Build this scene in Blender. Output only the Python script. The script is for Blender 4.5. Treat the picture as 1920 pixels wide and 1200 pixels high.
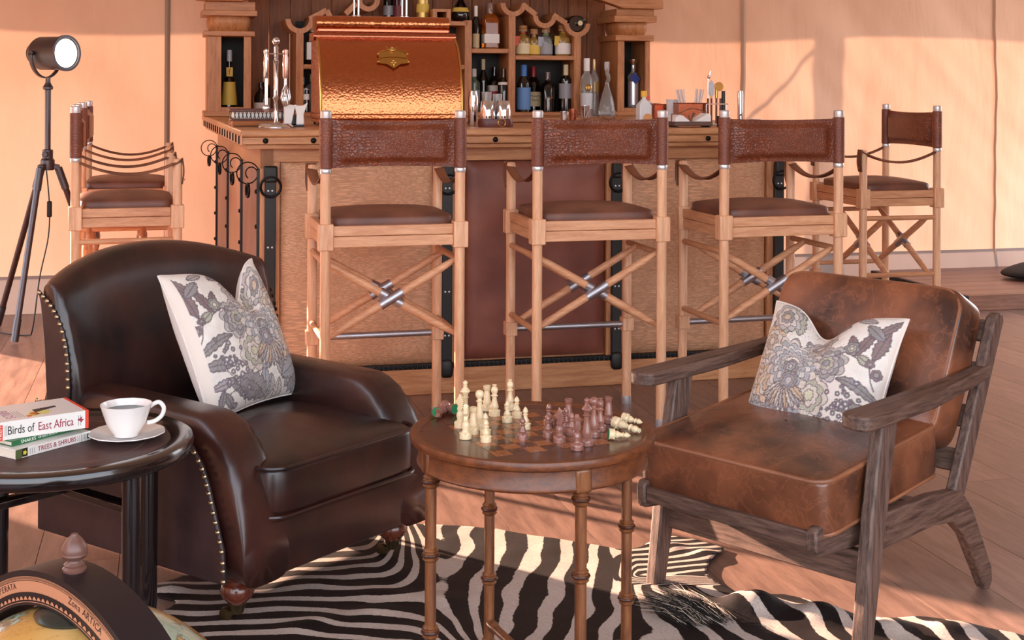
import bpy, bmesh, math, random
import numpy as np
from mathutils import Vector, Matrix, noise

random.seed(7)
PI = math.pi
C = bpy.context.scene.collection
for o in list(bpy.data.objects):
    bpy.data.objects.remove(o)

# ------------------------------------------------------------------ camera
FPX, YHOR, ROLL, HCAM = 2550.0, 155.0, 0.0047, 1.28
cd = bpy.data.cameras.new('camera'); cam = bpy.data.objects.new('camera', cd); C.objects.link(cam)
cd.sensor_width = 36.0; cd.sensor_fit = 'HORIZONTAL'
cd.lens = FPX / 1920 * 36
cd.shift_y = -(600 - YHOR) / 1920
cd.clip_start = 0.05; cd.clip_end = 400
cam.location = (0, 0, HCAM); cam.rotation_euler = (PI / 2, -ROLL, 0)
bpy.context.scene.camera = cam

# ------------------------------------------------------------------ world, sun, exposure
sc = bpy.context.scene
sc.view_settings.view_transform = 'Standard'; sc.view_settings.look = 'None'
sc.view_settings.gamma = 1.0; sc.view_settings.use_curve_mapping = False
sc.view_settings.exposure = 0.9
w = bpy.data.worlds.new('sky'); sc.world = w; w.use_nodes = True
wn = w.node_tree.nodes; wl = w.node_tree.links
bg = wn['Background']
tc = wn.new('ShaderNodeTexCoord'); sep = wn.new('ShaderNodeSeparateXYZ'); rp = wn.new('ShaderNodeValToRGB')
wl.new(tc.outputs['Generated'], sep.inputs[0]); wl.new(sep.outputs['Z'], rp.inputs[0])
rp.color_ramp.elements[0].position = 0.0; rp.color_ramp.elements[0].color = (0.95, 0.93, 0.95, 1)
rp.color_ramp.elements[1].position = 0.55; rp.color_ramp.elements[1].color = (0.70, 0.83, 1.0, 1)
wl.new(rp.outputs[0], bg.inputs[0]); bg.inputs[1].default_value = 2.7
sd = bpy.data.lights.new('sun', 'SUN'); sun = bpy.data.objects.new('sun', sd); C.objects.link(sun)
sd.energy = 20.0; sd.angle = math.radians(0.9); sd.color = (1.0, 0.66, 0.48)
SUNDIR = Vector((0.80, -0.55, -0.21)).normalized()        # the way the light travels
sun.rotation_euler = SUNDIR.to_track_quat('-Z', 'Y').to_euler(); sun.location = (-8, 8, 5)

# ------------------------------------------------------------------ sight lines: pixel (1920x1200) -> points of the place
def ray(px, py):
    u0 = px - 960; v0 = py - YHOR
    return (u0 + ROLL * v0) / FPX, (v0 - ROLL * u0) / FPX
def at_y(px, py, Y):
    a, b = ray(px, py); return Vector((a * Y, Y, HCAM - b * Y))
def at_z(px, py, Z=0.0):
    a, b = ray(px, py); Y = (HCAM - Z) / b; return Vector((a * Y, Y, Z))
BT = math.radians(14.12); CB, SB = math.cos(BT), math.sin(BT)
B0 = Vector((0, 5.656, 0))
def bar_w(s, d, z=0.0):
    return Vector((B0.x + CB * s - SB * d, B0.y + SB * s + CB * d, z))
def on_d(px, py, d):
    """bar frame: pixel on the vertical plane that lies d behind the bar front -> (s, z)"""
    a, b = ray(px, py)
    bx, by = B0.x - SB * d, B0.y + CB * d
    s = (a * by - bx) / (CB - a * SB)
    Y = by + SB * s
    return s, HCAM - b * Y
def sx(px, d, py=250): return on_d(px, py, d)[0]
def zz(px, py, d): return on_d(px, py, d)[1]

# ------------------------------------------------------------------ mesh helper
class G:
    def __init__(s): s.v = []; s.f = []
    def add(s, vs, fs):
        o = len(s.v); s.v += [tuple(p) for p in vs]; s.f += [tuple(i + o for i in q) for q in fs]; return s
    def box(s, x0, x1, y0, y1, z0, z1, m=None):
        vs = [(x0,y0,z0),(x1,y0,z0),(x1,y1,z0),(x0,y1,z0),(x0,y0,z1),(x1,y0,z1),(x1,y1,z1),(x0,y1,z1)]
        if m: vs = [m @ Vector(p) for p in vs]
        return s.add(vs, [(0,3,2,1),(4,5,6,7),(0,1,5,4),(1,2,6,5),(2,3,7,6),(3,0,4,7)])
    def bar(s, p0, p1, w, h, up=(0,0,1)):
        """rectangular bar between two points; w across, h along up"""
        p0 = Vector(p0); p1 = Vector(p1); d = (p1 - p0).normalized(); x = d.cross(Vector(up)).normalized(); z = x.cross(d)
        vs = []
        for p in (p0, p1):
            for a, b in ((-1,-1),(1,-1),(1,1),(-1,1)): vs.append(p + x * a * w / 2 + z * b * h / 2)
        return s.add(vs, [(0,1,2,3),(7,6,5,4),(0,4,5,1),(1,5,6,2),(2,6,7,3),(3,7,4,0)])
    def cyl(s, p0, p1, r0, r1=None, n=14):
        return s.tube([p0, p1], [r0, r0 if r1 is None else r1], n)
    def tube(s, pts, r, n=8, closed=False, cap=True, flat=None):
        pts = [Vector(p) for p in pts]; k = len(pts)
        if not hasattr(r, '__len__'): r = [r] * k
        vs = []; prev = None
        for i, p in enumerate(pts):
            if closed: d = pts[(i + 1) % k] - pts[i - 1]
            else: d = pts[min(i + 1, k - 1)] - pts[max(i - 1, 0)]
            d.normalize()
            if prev is None:
                a = Vector((0,0,1)) if abs(d.z) < 0.9 else Vector((1,0,0))
                x = d.cross(a).normalized()
            else:
                x = (prev - d * prev.dot(d)).normalized()
            prev = x; y = d.cross(x)
            for j in range(n):
                t = 2 * PI * j / n
                vs.append(p + (x * math.cos(t) + y * math.sin(t)) * r[i])
        fs = []
        for i in range(k if closed else k - 1):
            a = i * n; b = ((i + 1) % k) * n
            for j in range(n): fs.append((a + j, a + (j + 1) % n, b + (j + 1) % n, b + j))
        if cap and not closed:
            fs.append(tuple(reversed(range(n)))); fs.append(tuple(range((k - 1) * n, k * n)))
        return s.add(vs, fs)
    def lathe(s, prof, n=24, m=None, c=(0,0,0), flute=None):
        vs = []; fs = []; idx = []
        for (r, z) in prof:
            if r < 1e-6: idx.append([len(vs)] * n); vs.append(Vector((c[0], c[1], z + c[2])))
            else:
                b = len(vs); idx.append([b + j for j in range(n)])
                for j in range(n):
                    t = 2 * PI * j / n; q = r * (1 + flute[0] * math.cos(flute[1] * t)) if flute else r
                    vs.append(Vector((c[0] + q * math.cos(t), c[1] + q * math.sin(t), z + c[2])))
        for i in range(len(prof) - 1):
            A, B_ = idx[i], idx[i + 1]
            for j in range(n):
                q = [A[j], A[(j + 1) % n], B_[(j + 1) % n], B_[j]]
                u = []
                for e in q:
                    if e not in u: u.append(e)
                if len(u) > 2: fs.append(tuple(u))
        if prof[0][0] > 1e-6: fs.append(tuple(reversed(idx[0])))
        if prof[-1][0] > 1e-6: fs.append(tuple(idx[-1]))
        if m: vs = [m @ p for p in vs]
        return s.add(vs, fs)
    def torus(s, c, R, r, axis=(0,0,1), n=24, k=8, a0=0, a1=2 * PI):
        c = Vector(c); q = Vector(axis).to_track_quat('Z', 'Y').to_matrix()
        full = abs(a1 - a0) > 2 * PI - 1e-4
        m = n if full else n + 1
        pts = [c + q @ Vector((R * math.cos(a0 + (a1 - a0) * i / n), R * math.sin(a0 + (a1 - a0) * i / n), 0)) for i in range(m)]
        return s.tube(pts, r, k, closed=full)
    def prism(s, poly, t0, t1, m):
        """2-D outline (x, y) extruded from z=t0 to t1, then m"""
        k = len(poly)
        vs = [m @ Vector((x, y, t0)) for x, y in poly] + [m @ Vector((x, y, t1)) for x, y in poly]
        fs = [tuple(reversed(range(k))), tuple(range(k, 2 * k))]
        for i in range(k): fs.append((i, (i + 1) % k, k + (i + 1) % k, k + i))
        return s.add(vs, fs)
    def grid(s, fn, nu, nv, cu=False, cv=False):
        a = nu if cu else nu + 1; b = nv if cv else nv + 1
        vs = [fn(i / nu, j / nv) for i in range(a) for j in range(b)]
        fs = []
        for i in range(nu):
            for j in range(nv):
                i2 = (i + 1) % a; j2 = (j + 1) % b
                fs.append((i * b + j, i2 * b + j, i2 * b + j2, i * b + j2))
        return s.add(vs, fs)
    def pillow(s, c, size, e=0.35, n=20, k=12, crown=(0, 0), m=None):
        """soft rounded block: superellipsoid; crown bulges +z / -z"""
        a, b, h = size[0] / 2, size[1] / 2, size[2] / 2
        def sg(x, p): return math.copysign(abs(x) ** p, x)
        def fn(u, v):
            t = u * 2 * PI; p = (v - 0.5) * PI
            x = sg(math.cos(t), e) * sg(math.cos(p), e); y = sg(math.sin(t), e) * sg(math.cos(p), e); z = sg(math.sin(p), e * 1.15)
            bul = (crown[0] if z > 0 else -crown[1]) * max(0, 1 - x * x) * max(0, 1 - y * y) * abs(z)
            q = Vector((c[0] + a * x, c[1] + b * y, c[2] + h * z + bul))
            return m @ q if m else q
        return s.grid(fn, n, k, cu=True)

def obj(name, g, mat, parent=None, bevel=0, seg=2, sharp=38, sub=0, weld=True):
    me = bpy.data.meshes.new(name); me.from_pydata([tuple(p) for p in g.v], [], g.f)
    bm = bmesh.new(); bm.from_mesh(me)
    if weld: bmesh.ops.remove_doubles(bm, verts=bm.verts, dist=1e-6)
    bmesh.ops.recalc_face_normals(bm, faces=bm.faces)
    bm.to_mesh(me); bm.free()
    me.polygons.foreach_set('use_smooth', [True] * len(me.polygons))
    if sharp: me.set_sharp_from_angle(angle=math.radians(sharp))
    me.update()
    if mat: me.materials.append(mat)
    o = bpy.data.objects.new(name, me); C.objects.link(o)
    if parent: o.parent = parent
    if bevel:
        b = o.modifiers.new('bevel', 'BEVEL'); b.width = bevel; b.segments = seg; b.limit_method = 'ANGLE'; b.angle_limit = math.radians(40)
        b.harden_normals = False
    if sub:
        sm = o.modifiers.new('sub', 'SUBSURF'); sm.levels = sub; sm.render_levels = sub
    return o
def tag(o, label, cat, group=None, kind=None):
    o['label'] = label; o['category'] = cat
    if group: o['group'] = group
    if kind: o['kind'] = kind
    return o
def thing(name, label, cat, loc=(0,0,0), rz=0, group=None):
    o = bpy.data.objects.new(name, None); C.objects.link(o); o.location = loc; o.rotation_euler = (0, 0, rz); o.empty_display_size = 0.1
    return tag(o, label, cat, group)
def struct(name, g, mat, parent=None, **k):
    o = obj(name, g, mat, parent, **k)
    if parent is None: o['kind'] = 'structure'
    return o
def dup(root, label=None, loc=None, rz=None, group=None):
    r = root.copy(); C.objects.link(r)
    if loc is not None: r.location = loc
    if rz is not None: r.rotation_euler = (0, 0, rz)
    if label: r['label'] = label
    if group: r['group'] = group
    for ch in list(root.children):
        c = ch.copy(); C.objects.link(c); c.parent = r
        for g in list(ch.children):
            d = g.copy(); C.objects.link(d); d.parent = c
    return r
def Rz(a): return Matrix.Rotation(a, 4, 'Z')
def Rx(a): return Matrix.Rotation(a, 4, 'X')
def Ry(a): return Matrix.Rotation(a, 4, 'Y')
def T(x, y=0, z=0): return Matrix.Translation((x, y, z))
def smooth(a, b, x):
    t = max(0.0, min(1.0, (x - a) / (b - a))); return t * t * (3 - 2 * t)
def text_mesh(body, size, mat, name, parent, m, align='CENTER', extrude=0.0003, fit=None):
    """lettering as flat print: a font curve turned into a mesh; text plane x right, y up, then m"""
    cu = bpy.data.curves.new('t', 'FONT'); cu.body = body; cu.size = size; cu.align_x = align; cu.align_y = 'CENTER'; cu.extrude = extrude; cu.resolution_u = 3
    to = bpy.data.objects.new('t', cu); C.objects.link(to)
    dg = bpy.context.evaluated_depsgraph_get(); me = bpy.data.meshes.new_from_object(to.evaluated_get(dg))
    bpy.data.objects.remove(to)
    if fit:
        xs = [v.co.x for v in me.vertices]; wd = max(xs) - min(xs); k = fit / wd
        me.transform(Matrix.Diagonal((k, 1, 1, 1)))
    me.transform(m); me.materials.append(mat)
    o = bpy.data.objects.new(name, me); C.objects.link(o); o.parent = parent
    return o

# ------------------------------------------------------------------ material helper
def lin(c):
    return tuple(((x / 255) / 12.92 if x / 255 <= 0.04045 else ((x / 255 + 0.055) / 1.055) ** 2.4) for x in c) + (1,)
class Mat:
    def __init__(s, name):
        s.m = bpy.data.materials.new(name); s.m.use_nodes = True; s.t = s.m.node_tree; s.b = s.t.nodes['Principled BSDF']
    def n(s, typ, **kw):
        nd = s.t.nodes.new('ShaderNode' + typ)
        for k, v in kw.items():
            if k[0] == '_': setattr(nd, k[1:], v)
            else:
                key = int(k[1:]) if k[0] == 'i' and k[1:].isdigit() else k.replace('_', ' ')
                if isinstance(v, bpy.types.NodeSocket): s.t.links.new(v, nd.inputs[key])
                else: nd.inputs[key].default_value = v
        return nd
    def set(s, **kw):
        for k, v in kw.items():
            key = k.replace('_', ' ')
            if isinstance(v, bpy.types.NodeSocket): s.t.links.new(v, s.b.inputs[key])
            else: s.b.inputs[key].default_value = v
        return s
    def coord(s, scale=(1,1,1), rnd=0, kind='Object'):
        tc = s.n('TexCoord'); mp = s.n('Mapping', Vector=tc.outputs[kind], Scale=scale)
        if rnd:
            oi = s.n('ObjectInfo'); mu = s.n('Math', _operation='MULTIPLY', i0=oi.outputs['Random'], i1=rnd)
            s.t.links.new(mu.outputs[0], mp.inputs['Location'])
        return mp.outputs[0]
    def ramp(s, fac, stops, interp='LINEAR'):
        r = s.n('ValToRGB', Fac=fac); e = r.color_ramp.elements; r.color_ramp.interpolation = interp
        while len(e) > 1: e.remove(e[-1])
        e[0].position = stops[0][0]; e[0].color = stops[0][1]
        for p, c in stops[1:]:
            k = e.new(p); k.color = c
        return r.outputs[0]
    def mix(s, f, a, b, blend='MIX'):
        x = s.n('Mix', _data_type='RGBA', _blend_type=blend)
        for i, v in ((0, f), (6, a), (7, b)):
            if isinstance(v, bpy.types.NodeSocket): s.t.links.new(v, x.inputs[i])
            else: x.inputs[i].default_value = v
        return x.outputs[2]
    def bump(s, h, strength=0.3, dist=0.002, normal=None):
        b = s.n('Bump', Strength=strength, Distance=dist, Height=h)
        if normal: s.t.links.new(normal, b.inputs['Normal'])
        return b.outputs[0]

def plain(name, rgb, rough=0.5, metal=0.0, **kw):
    m = Mat(name); m.set(Base_Color=lin(rgb), Roughness=rough, Metallic=metal)
    for k, v in kw.items(): m.set(**{k: v})
    return m.m
def metal(name, rgb, rough=0.25, bscale=0, bstr=0.2, vor=False):
    m = Mat(name); c = m.coord()
    nz = m.n('TexNoise', Vector=c, Scale=60.0, Detail=3.0)
    m.set(Base_Color=m.mix(nz.outputs[0], lin([x * 0.86 for x in rgb]), lin(rgb)), Metallic=1.0,
          Roughness=m.n('MapRange', Value=nz.outputs[0], To_Min=rough * 0.8, To_Max=rough * 1.25).outputs[0])
    if bscale:
        if vor: h = m.n('TexVoronoi', Vector=c, Scale=bscale).outputs[0]
        else: h = m.n('TexNoise', Vector=c, Scale=bscale).outputs[0]
        m.set(Normal=m.bump(h, bstr, 0.004))
    return m.m
def wood(name, a, b, scale=(6, 6, 0.6), rough=0.42, rnd=3.0, contrast=(0.35, 0.68), bump=0.12, coat=0.0, var=0.0, freq=9.0):
    """grain runs along the axis with the small scale"""
    m = Mat(name); c = m.coord(scale, rnd)
    n1 = m.n('TexNoise', Vector=c, Scale=freq, Detail=6.0, Roughness=0.62, Distortion=0.35)
    n2 = m.n('TexNoise', Vector=c, Scale=freq * 6, Detail=3.0)
    h = m.n('Math', _operation='MULTIPLY_ADD', i0=n2.outputs[0], i1=0.25, i2=n1.outputs[0])
    col = m.ramp(h.outputs[0], [(contrast[0] + 0.1, lin(b)), (contrast[1] + 0.12, lin(a))])
    if var:
        oi = m.n('ObjectInfo'); v = m.n('MapRange', Value=oi.outputs['Random'], To_Min=1 - var, To_Max=1 + var)
        hs = m.n('HueSaturation', Color=col, Value=v.outputs[0]); col = hs.outputs[0]
    m.set(Base_Color=col, Roughness=m.n('MapRange', Value=n1.outputs[0], To_Min=rough - 0.06, To_Max=rough + 0.1).outputs[0], Coat_Weight=coat, Coat_Roughness=0.07)
    m.set(Normal=m.bump(h.outputs[0], bump, 0.002))
    return m.m
def leather(name, a, b, rough=0.38, scale=7.0, grain=180.0, bump=0.12, crease=0.0, coat=0.0, spread=(0.35, 0.65), crackle=0.0):
    m = Mat(name); c = m.coord()
    n1 = m.n('TexNoise', Vector=c, Scale=scale, Detail=6.0, Roughness=0.5)
    col = m.ramp(n1.outputs[0], [(spread[0], lin(a)), (spread[1], lin(b))])
    ck = None
    if crackle:
        cn = m.n('TexNoise', Vector=c, Scale=13.0, Detail=4.0, Roughness=0.6, Distortion=0.6)
        ck = m.ramp(cn.outputs[0], [(0.475, (0, 0, 0, 1)), (0.50, (1, 1, 1, 1)), (0.525, (0, 0, 0, 1))])
        col = m.mix(m.n('Math', _operation='MULTIPLY', i0=ck, i1=crackle).outputs[0], col, lin([min(255, q * 1.45 + 12) for q in b]))
    v = m.n('TexNoise', Vector=c, Scale=grain * 0.6, Detail=2.0)
    n2 = m.n('TexNoise', Vector=c, Scale=scale * 5, Detail=4.0)
    m.set(Base_Color=col, Roughness=m.n('MapRange', Value=n2.outputs[0], From_Min=0.3, From_Max=0.7, To_Min=rough - 0.02, To_Max=rough + 0.04).outputs[0], Coat_Weight=coat, Coat_Roughness=0.25)
    nr = m.bump(v.outputs[0], bump, 0.0012)
    if crease:
        w_ = m.n('TexNoise', Vector=c, Scale=7.0, Detail=1.0, Distortion=0.3)
        nr = m.bump(w_.outputs[0], crease, 0.02, nr)
    if ck: nr = m.bump(ck, crackle * 0.5, 0.003, nr)
    m.set(Normal=nr)
    return m.m
def croc(name, a, b, cell=(30, 60), rough=0.4, dist=0.004, axes='xz'):
    m = Mat(name); tc = m.n('TexCoord'); sp = m.n('SeparateXYZ', Vector=tc.outputs['Object'])
    x = sp.outputs['XYZ'.index(axes[0].upper())]; z = sp.outputs['XYZ'.index(axes[1].upper())]
    cb = m.n('CombineXYZ', X=x, Y=z)
    nz = m.n('TexNoise', Vector=cb.outputs[0], Scale=3.0, Detail=2.0)
    big = m.n('TexVoronoi', Vector=m.n('Mapping', Vector=cb.outputs[0], Scale=(cell[0], cell[1], 1)).outputs[0], Scale=1.0, _feature='DISTANCE_TO_EDGE', Randomness=0.75)
    sml = m.n('TexVoronoi', Vector=m.n('Mapping', Vector=cb.outputs[0], Scale=(cell[0] * 2.2, cell[1] * 2, 1)).outputs[0], Scale=1.0, _feature='DISTANCE_TO_EDGE', Randomness=0.9)
    sel = m.n('MapRange', Value=nz.outputs[0], From_Min=0.42, From_Max=0.56)
    h = m.mix(sel.outputs[0], big.outputs[0], sml.outputs[0])
    hh = m.n('MapRange', Value=h, From_Min=0.0, From_Max=0.22)
    n2 = m.n('TexNoise', Vector=cb.outputs[0], Scale=7.0, Detail=5.0)
    base = m.ramp(n2.outputs[0], [(0.35, lin(a)), (0.65, lin(b))])
    col = m.mix(hh.outputs[0], lin([q * 0.86 for q in a]), base)
    m.set(Base_Color=col, Roughness=rough, Normal=m.bump(hh.outputs[0], 0.4, dist))
    return m.m
def glass(name, rgb, rough=0.03, tr=0.85, ior=1.45):
    m = Mat(name); m.set(Base_Color=lin(rgb), Roughness=rough, Transmission_Weight=tr, IOR=ior)
    return m.m

MT = {}
MT['stool_v'] = wood('stool_wood_upright', (236, 190, 152), (208, 152, 114), (7, 7, 0.7), 0.40)
MT['stool_h'] = wood('stool_wood_rail', (226, 174, 134), (196, 136, 98), (0.7, 7, 7), 0.40)
MT['bar_h'] = wood('bar_wood_rail', (206, 152, 106), (170, 112, 70), (0.7, 7, 7), 0.38)
MT['bar_v'] = wood('bar_wood_upright', (206, 150, 106), (172, 112, 72), (7, 7, 0.7), 0.38)
MT['hutch_h'] = wood('hutch_wood_rail', (196, 136, 88), (160, 100, 58), (0.8, 7, 7), 0.42)
MT['hutch_v'] = wood('hutch_wood_upright', (196, 136, 88), (160, 100, 58), (7, 7, 0.8), 0.42)
MT['hutch_back'] = wood('hutch_dark_board', (150, 86, 40), (106, 56, 26), (7, 7, 0.6), 0.55, var=0.12)
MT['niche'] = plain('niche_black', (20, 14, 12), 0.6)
MT['stool_leather'] = croc('stool_croc_leather', (114, 54, 32), (142, 76, 48), (70, 90), 0.32, 0.0035)
MT['stool_leather_y'] = croc('stool_sleeve_leather', (122, 64, 44), (152, 86, 64), (110, 140), 0.38, 0.0012, 'xz')
MT['seat_leather'] = leather('stool_seat_leather', (92, 54, 42), (126, 78, 60), 0.45, 6.0)
MT['strap'] = leather('strap_leather', (92, 52, 34), (128, 78, 52), 0.5, 9.0)
MT['steel'] = plain('steel', (214, 214, 218), 0.32, 0.72)
MT['chrome'] = metal('chrome', (235, 235, 238), 0.10)
MT['pewter'] = metal('pewter', (196, 196, 204), 0.42)
MT['gun'] = metal('gunmetal', (104, 102, 108), 0.42)
MT['brass'] = metal('brass', (214, 170, 96), 0.24)
MT['nail'] = metal('antique_nail', (190, 172, 140), 0.28)
MT['iron'] = plain('black_iron', (18, 16, 17), 0.42, 0.6)
MT['blackleather'] = leather('black_leather', (12, 10, 10), (24, 20, 20), 0.42, 10.0)
MT['panel_tan'] = croc('panel_tan_croc', (218, 166, 128), (232, 184, 146), (15, 120), 0.48, 0.0012)
MT['panel_brown'] = leather('panel_brown_leather', (116, 64, 52), (150, 92, 74), 0.42, 3.2, 140)
MT['panel_mauve'] = leather('panel_mauve_leather', (150, 104, 88), (176, 126, 104), 0.5, 3.0, 140)
MT['copper'] = metal('hammered_copper', (206, 124, 80), 0.22, 105.0, 0.22, True)
MT['copper_s'] = metal('copper_sheet', (196, 116, 86), 0.26, 60.0, 0.12)
MT['armleather'] = leather('dark_brown_leather', (16, 7, 9), (66, 32, 25), 0.30, 4.5, 230, 0.08, 0.10, 0.25, (0.36, 0.68), 0.05)
MT['armleather_s'] = leather('dark_brown_side_leather', (36, 23, 27), (60, 41, 43), 0.42, 9.0, 230, 0.10, 0.0, 0.1)
MT['tanleather'] = leather('chestnut_leather', (56, 28, 18), (138, 82, 54), 0.32, 6.0, 260, 0.08, 0.22, 0.45, (0.35, 0.65), 0.13)
MT['darkoak'] = wood('dark_oak', (110, 84, 72), (58, 40, 34), (0.8, 9, 9), 0.5, 2.0, (0.36, 0.62), 0.4, 0.0, 0, 12.0)
MT['darkoak_v'] = wood('dark_oak_upright', (112, 88, 78), (60, 42, 36), (9, 9, 0.8), 0.5, 2.0, (0.36, 0.62), 0.4, 0.0, 0, 12.0)
MT['mahog'] = wood('table_mahogany', (94, 48, 26), (58, 27, 16), (0.9, 7, 7), 0.28, 1.0, (0.35, 0.66), 0.03, 0.3)
MT['mahog_v'] = wood('table_leg_wood', (138, 84, 46), (84, 44, 25), (7, 7, 0.8), 0.34, 1.0, (0.35, 0.66), 0.06, 0.35)
MT['mahog_dark'] = plain('table_ring_dark', (70, 34, 20), 0.3)
MT['sq_dark'] = wood('chess_square_walnut', (84, 42, 22), (58, 28, 15), (1, 9, 9), 0.26, 4.0, (0.3, 0.7), 0.02, 0.3)
MT['sq_light'] = wood('chess_square_oak', (172, 102, 50), (132, 72, 34), (1, 9, 9), 0.26, 4.0, (0.3, 0.7), 0.02, 0.3)
MT['ivory'] = plain('ivory_boxwood', (224, 202, 162), 0.34, 0, Subsurface_Weight=0.12, Subsurface_Radius=(0.01, 0.006, 0.004), Coat_Weight=0.3)
MT['rosewood'] = wood('chess_rosewood', (164, 112, 98), (108, 66, 58), (9, 9, 1), 0.22, 4.0, (0.3, 0.7), 0.03, 0.5)
MT['felt'] = plain('green_felt', (34, 120, 74), 0.95)
MT['espresso'] = wood('espresso_wood', (24, 12, 13), (17, 9, 10), (3, 3, 3), 0.17, 1.0, (0.3, 0.7), 0.02, 0.6)
MT['tableleather'] = leather('table_leather_inlay', (64, 42, 40), (84, 56, 52), 0.5, 9.0)
MT['porcelain'] = plain('white_porcelain', (238, 234, 230), 0.18, 0, Coat_Weight=0.6, Coat_Roughness=0.05)
MT['coffee'] = plain('black_coffee', (20, 12, 9), 0.06)
MT['paper'] = plain('page_paper', (226, 216, 200), 0.8)
MT['white'] = plain('white_print', (232, 228, 222), 0.35, 0, Coat_Weight=0.3)
MT['napkin'] = plain('white_napkin', (238, 236, 234), 0.85)
MT['glass'] = glass('clear_glass', (246, 250, 250))
MT['glass_green'] = glass('green_glass', (196, 226, 206))
MT['black'] = plain('black_plastic', (14, 13, 14), 0.4)
def P(name, rgb, rough=0.4, **k):
    if name not in MT: MT[name] = plain(name, rgb, rough, **k)
    return MT[name]
# ================================================================== the setting: deck floor, canvas tent
def canvas(name, a, b, transl=0.088, bump=0.5):
    m = Mat(name); c = m.coord((1, 1, 0.45))
    n1 = m.n('TexNoise', Vector=c, Scale=1.6, Detail=5.0, Roughness=0.55)
    mp2 = m.n('Mapping', Vector=m.coord((1, 1, 1)), Rotation=(0, 0.6, 0.0), Scale=(2.2, 2.2, 0.55))
    n2 = m.n('TexNoise', Vector=mp2.outputs[0], Scale=1.6, Detail=4.0, Roughness=0.5, Distortion=0.3)
    wv = m.n('TexVoronoi', Vector=m.coord((420, 420, 420)), Scale=1.0)
    col = m.ramp(n1.outputs[0], [(0.3, lin(a)), (0.7, lin(b))])
    nr = m.bump(n2.outputs[0], bump, 0.05, m.bump(wv.outputs[0], 0.1, 0.001))
    m.set(Base_Color=col, Roughness=0.9, Normal=nr); m.b.inputs['Specular IOR Level'].default_value = 0.1
    tr = m.n('BsdfTranslucent', Color=col, Normal=nr)
    mx = m.n('MixShader', i0=transl); m.t.links.new(m.b.outputs[0], mx.inputs[1]); m.t.links.new(tr.outputs[0], mx.inputs[2])
    out = [n for n in m.t.nodes if n.type == 'OUTPUT_MATERIAL'][0]; m.t.links.new(mx.outputs[0], out.inputs[0])
    return m.m
MT['canvas'] = canvas('tent_canvas', (208, 162, 134), (222, 182, 156))
MT['canvas_grey'] = canvas('tent_skirt_canvas', (138, 122, 116), (156, 140, 132), 0.12, 0.2)
MT['canvas_roof'] = canvas('tent_roof_canvas', (150, 128, 110), (160, 138, 118), 0.12, 0.2)

WD = 2.42
def wall_pt(s, z):
    p = bar_w(s, WD, z)
    f = 0.030 * noise.noise(Vector((s * 0.9 + z * 0.9, z * 0.5, 1.3))) + 0.024 * noise.noise(Vector((s * 2.6 + z * 2.4, z * 1.1, 7.7)))
    f += 0.013 * noise.noise(Vector((s * 6 + z * 5.5, z * 1.6, 3.1)))
    k = min(1.0, z / 0.5)
    return p + Vector((SB, -CB, 0)) * f * k
g = G().grid(lambda u, v: wall_pt(-3.12 + 8.12 * u, 0.19 + 2.31 * v), 260, 70)
struct('wall_back', g, MT['canvas'], sharp=0)
g = G().grid(lambda u, v: wall_pt(-3.12 + 8.12 * u, 0.0 + 0.205 * v) + Vector((SB, -CB, 0)) * (0.012 + 0.02 * (1 - v)), 120, 3)
struct('baseboard_back', g, MT['canvas_grey'], sharp=0)
for k, (px, wd_) in enumerate(((320, 0.030), (1396, 0.034), (1868, 0.018))):
    s0 = sx(px, WD)
    g = G()
    g.grid(lambda u, v: wall_pt(s0 - 0.02 + (u - 0.5) * wd_, 0.05 + 2.4 * v) + Vector((SB, -CB, 0)) * (0.008 + 0.012 * math.sin(u * PI)), 4, 50)
    struct('trim_%d' % (k + 1), g, P('seam_tape_%d' % (k > 0), (150, 128, 112) if k < 1 else (186, 150, 126), 0.8))
# roof: rises from the eaves outside the back wall towards the open front
rf = [(3.72, 1.965), (2.42, 2.47), (0.0, 3.1), (-3.0, 3.5), (-6.4, 3.2)]
g = G()
for i in range(4):
    (d0, z0), (d1, z1) = rf[i], rf[i + 1]
    def fn(u, v, d0=d0, z0=z0, d1=d1, z1=z1):
        return bar_w(-4.4 + 9.8 * u, d0 + (d1 - d0) * v, z0 + (z1 - z0) * v - 0.06 * math.sin(u * PI * 3) ** 2)
    g.grid(fn, 30, 8)
struct('ceiling', g, MT['canvas_roof'], sharp=0)
g = G().grid(lambda u, v: Vector((-3.6 + 0.02 * math.sin(u * 31), -1.2 + 6.65 * u, 2.6 * v)), 60, 10)
g.grid(lambda u, v: Vector((-3.6 + 0.02 * math.sin(u * 17), 5.45 + 1.9 * u, 1.3 + 1.3 * v)), 30, 8)  # unseen valance, added to keep the low sun off the oak armchair
struct('unseen_wall_left', g, MT['canvas'], sharp=0)  # out of view; its opening is shaped for the sun patches inside
g = G().grid(lambda u, v: Vector((4.3 + 0.02 * math.sin(u * 29), 0.2 + 6.6 * u, 2.6 * v)), 60, 10)
struct('unseen_wall_right', g, MT['canvas'], sharp=0)  # out of view, added to cut the daylight reaching the right of the floor
# guy posts and a guy rope outside: they throw the shadows that show on the canvas
def outside(px, py, out):
    s, z = on_d(px, py, WD); p = bar_w(s, WD, z); k = out / (-(SUNDIR.x * -SB + SUNDIR.y * CB))
    return p - SUNDIR * k
a = outside(1545, 300, 1.25); g = G().tube([(a.x - 0.03, a.y, -0.1), (a.x - 0.01, a.y, 0.9), (a.x + 0.03, a.y, 2.25)], [0.10, 0.085, 0.075], 12)
struct('trim_4', g, MT['darkoak_v'])
a = outside(1425, 200, 0.8); b = outside(1535, 80, 1.2); dd = (b - a)
g = G().tube([a - dd * 1.1, b + dd * 0.25], 0.012, 8); struct('trim_5', g, P('rope', (150, 130, 100), 0.9))

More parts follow.
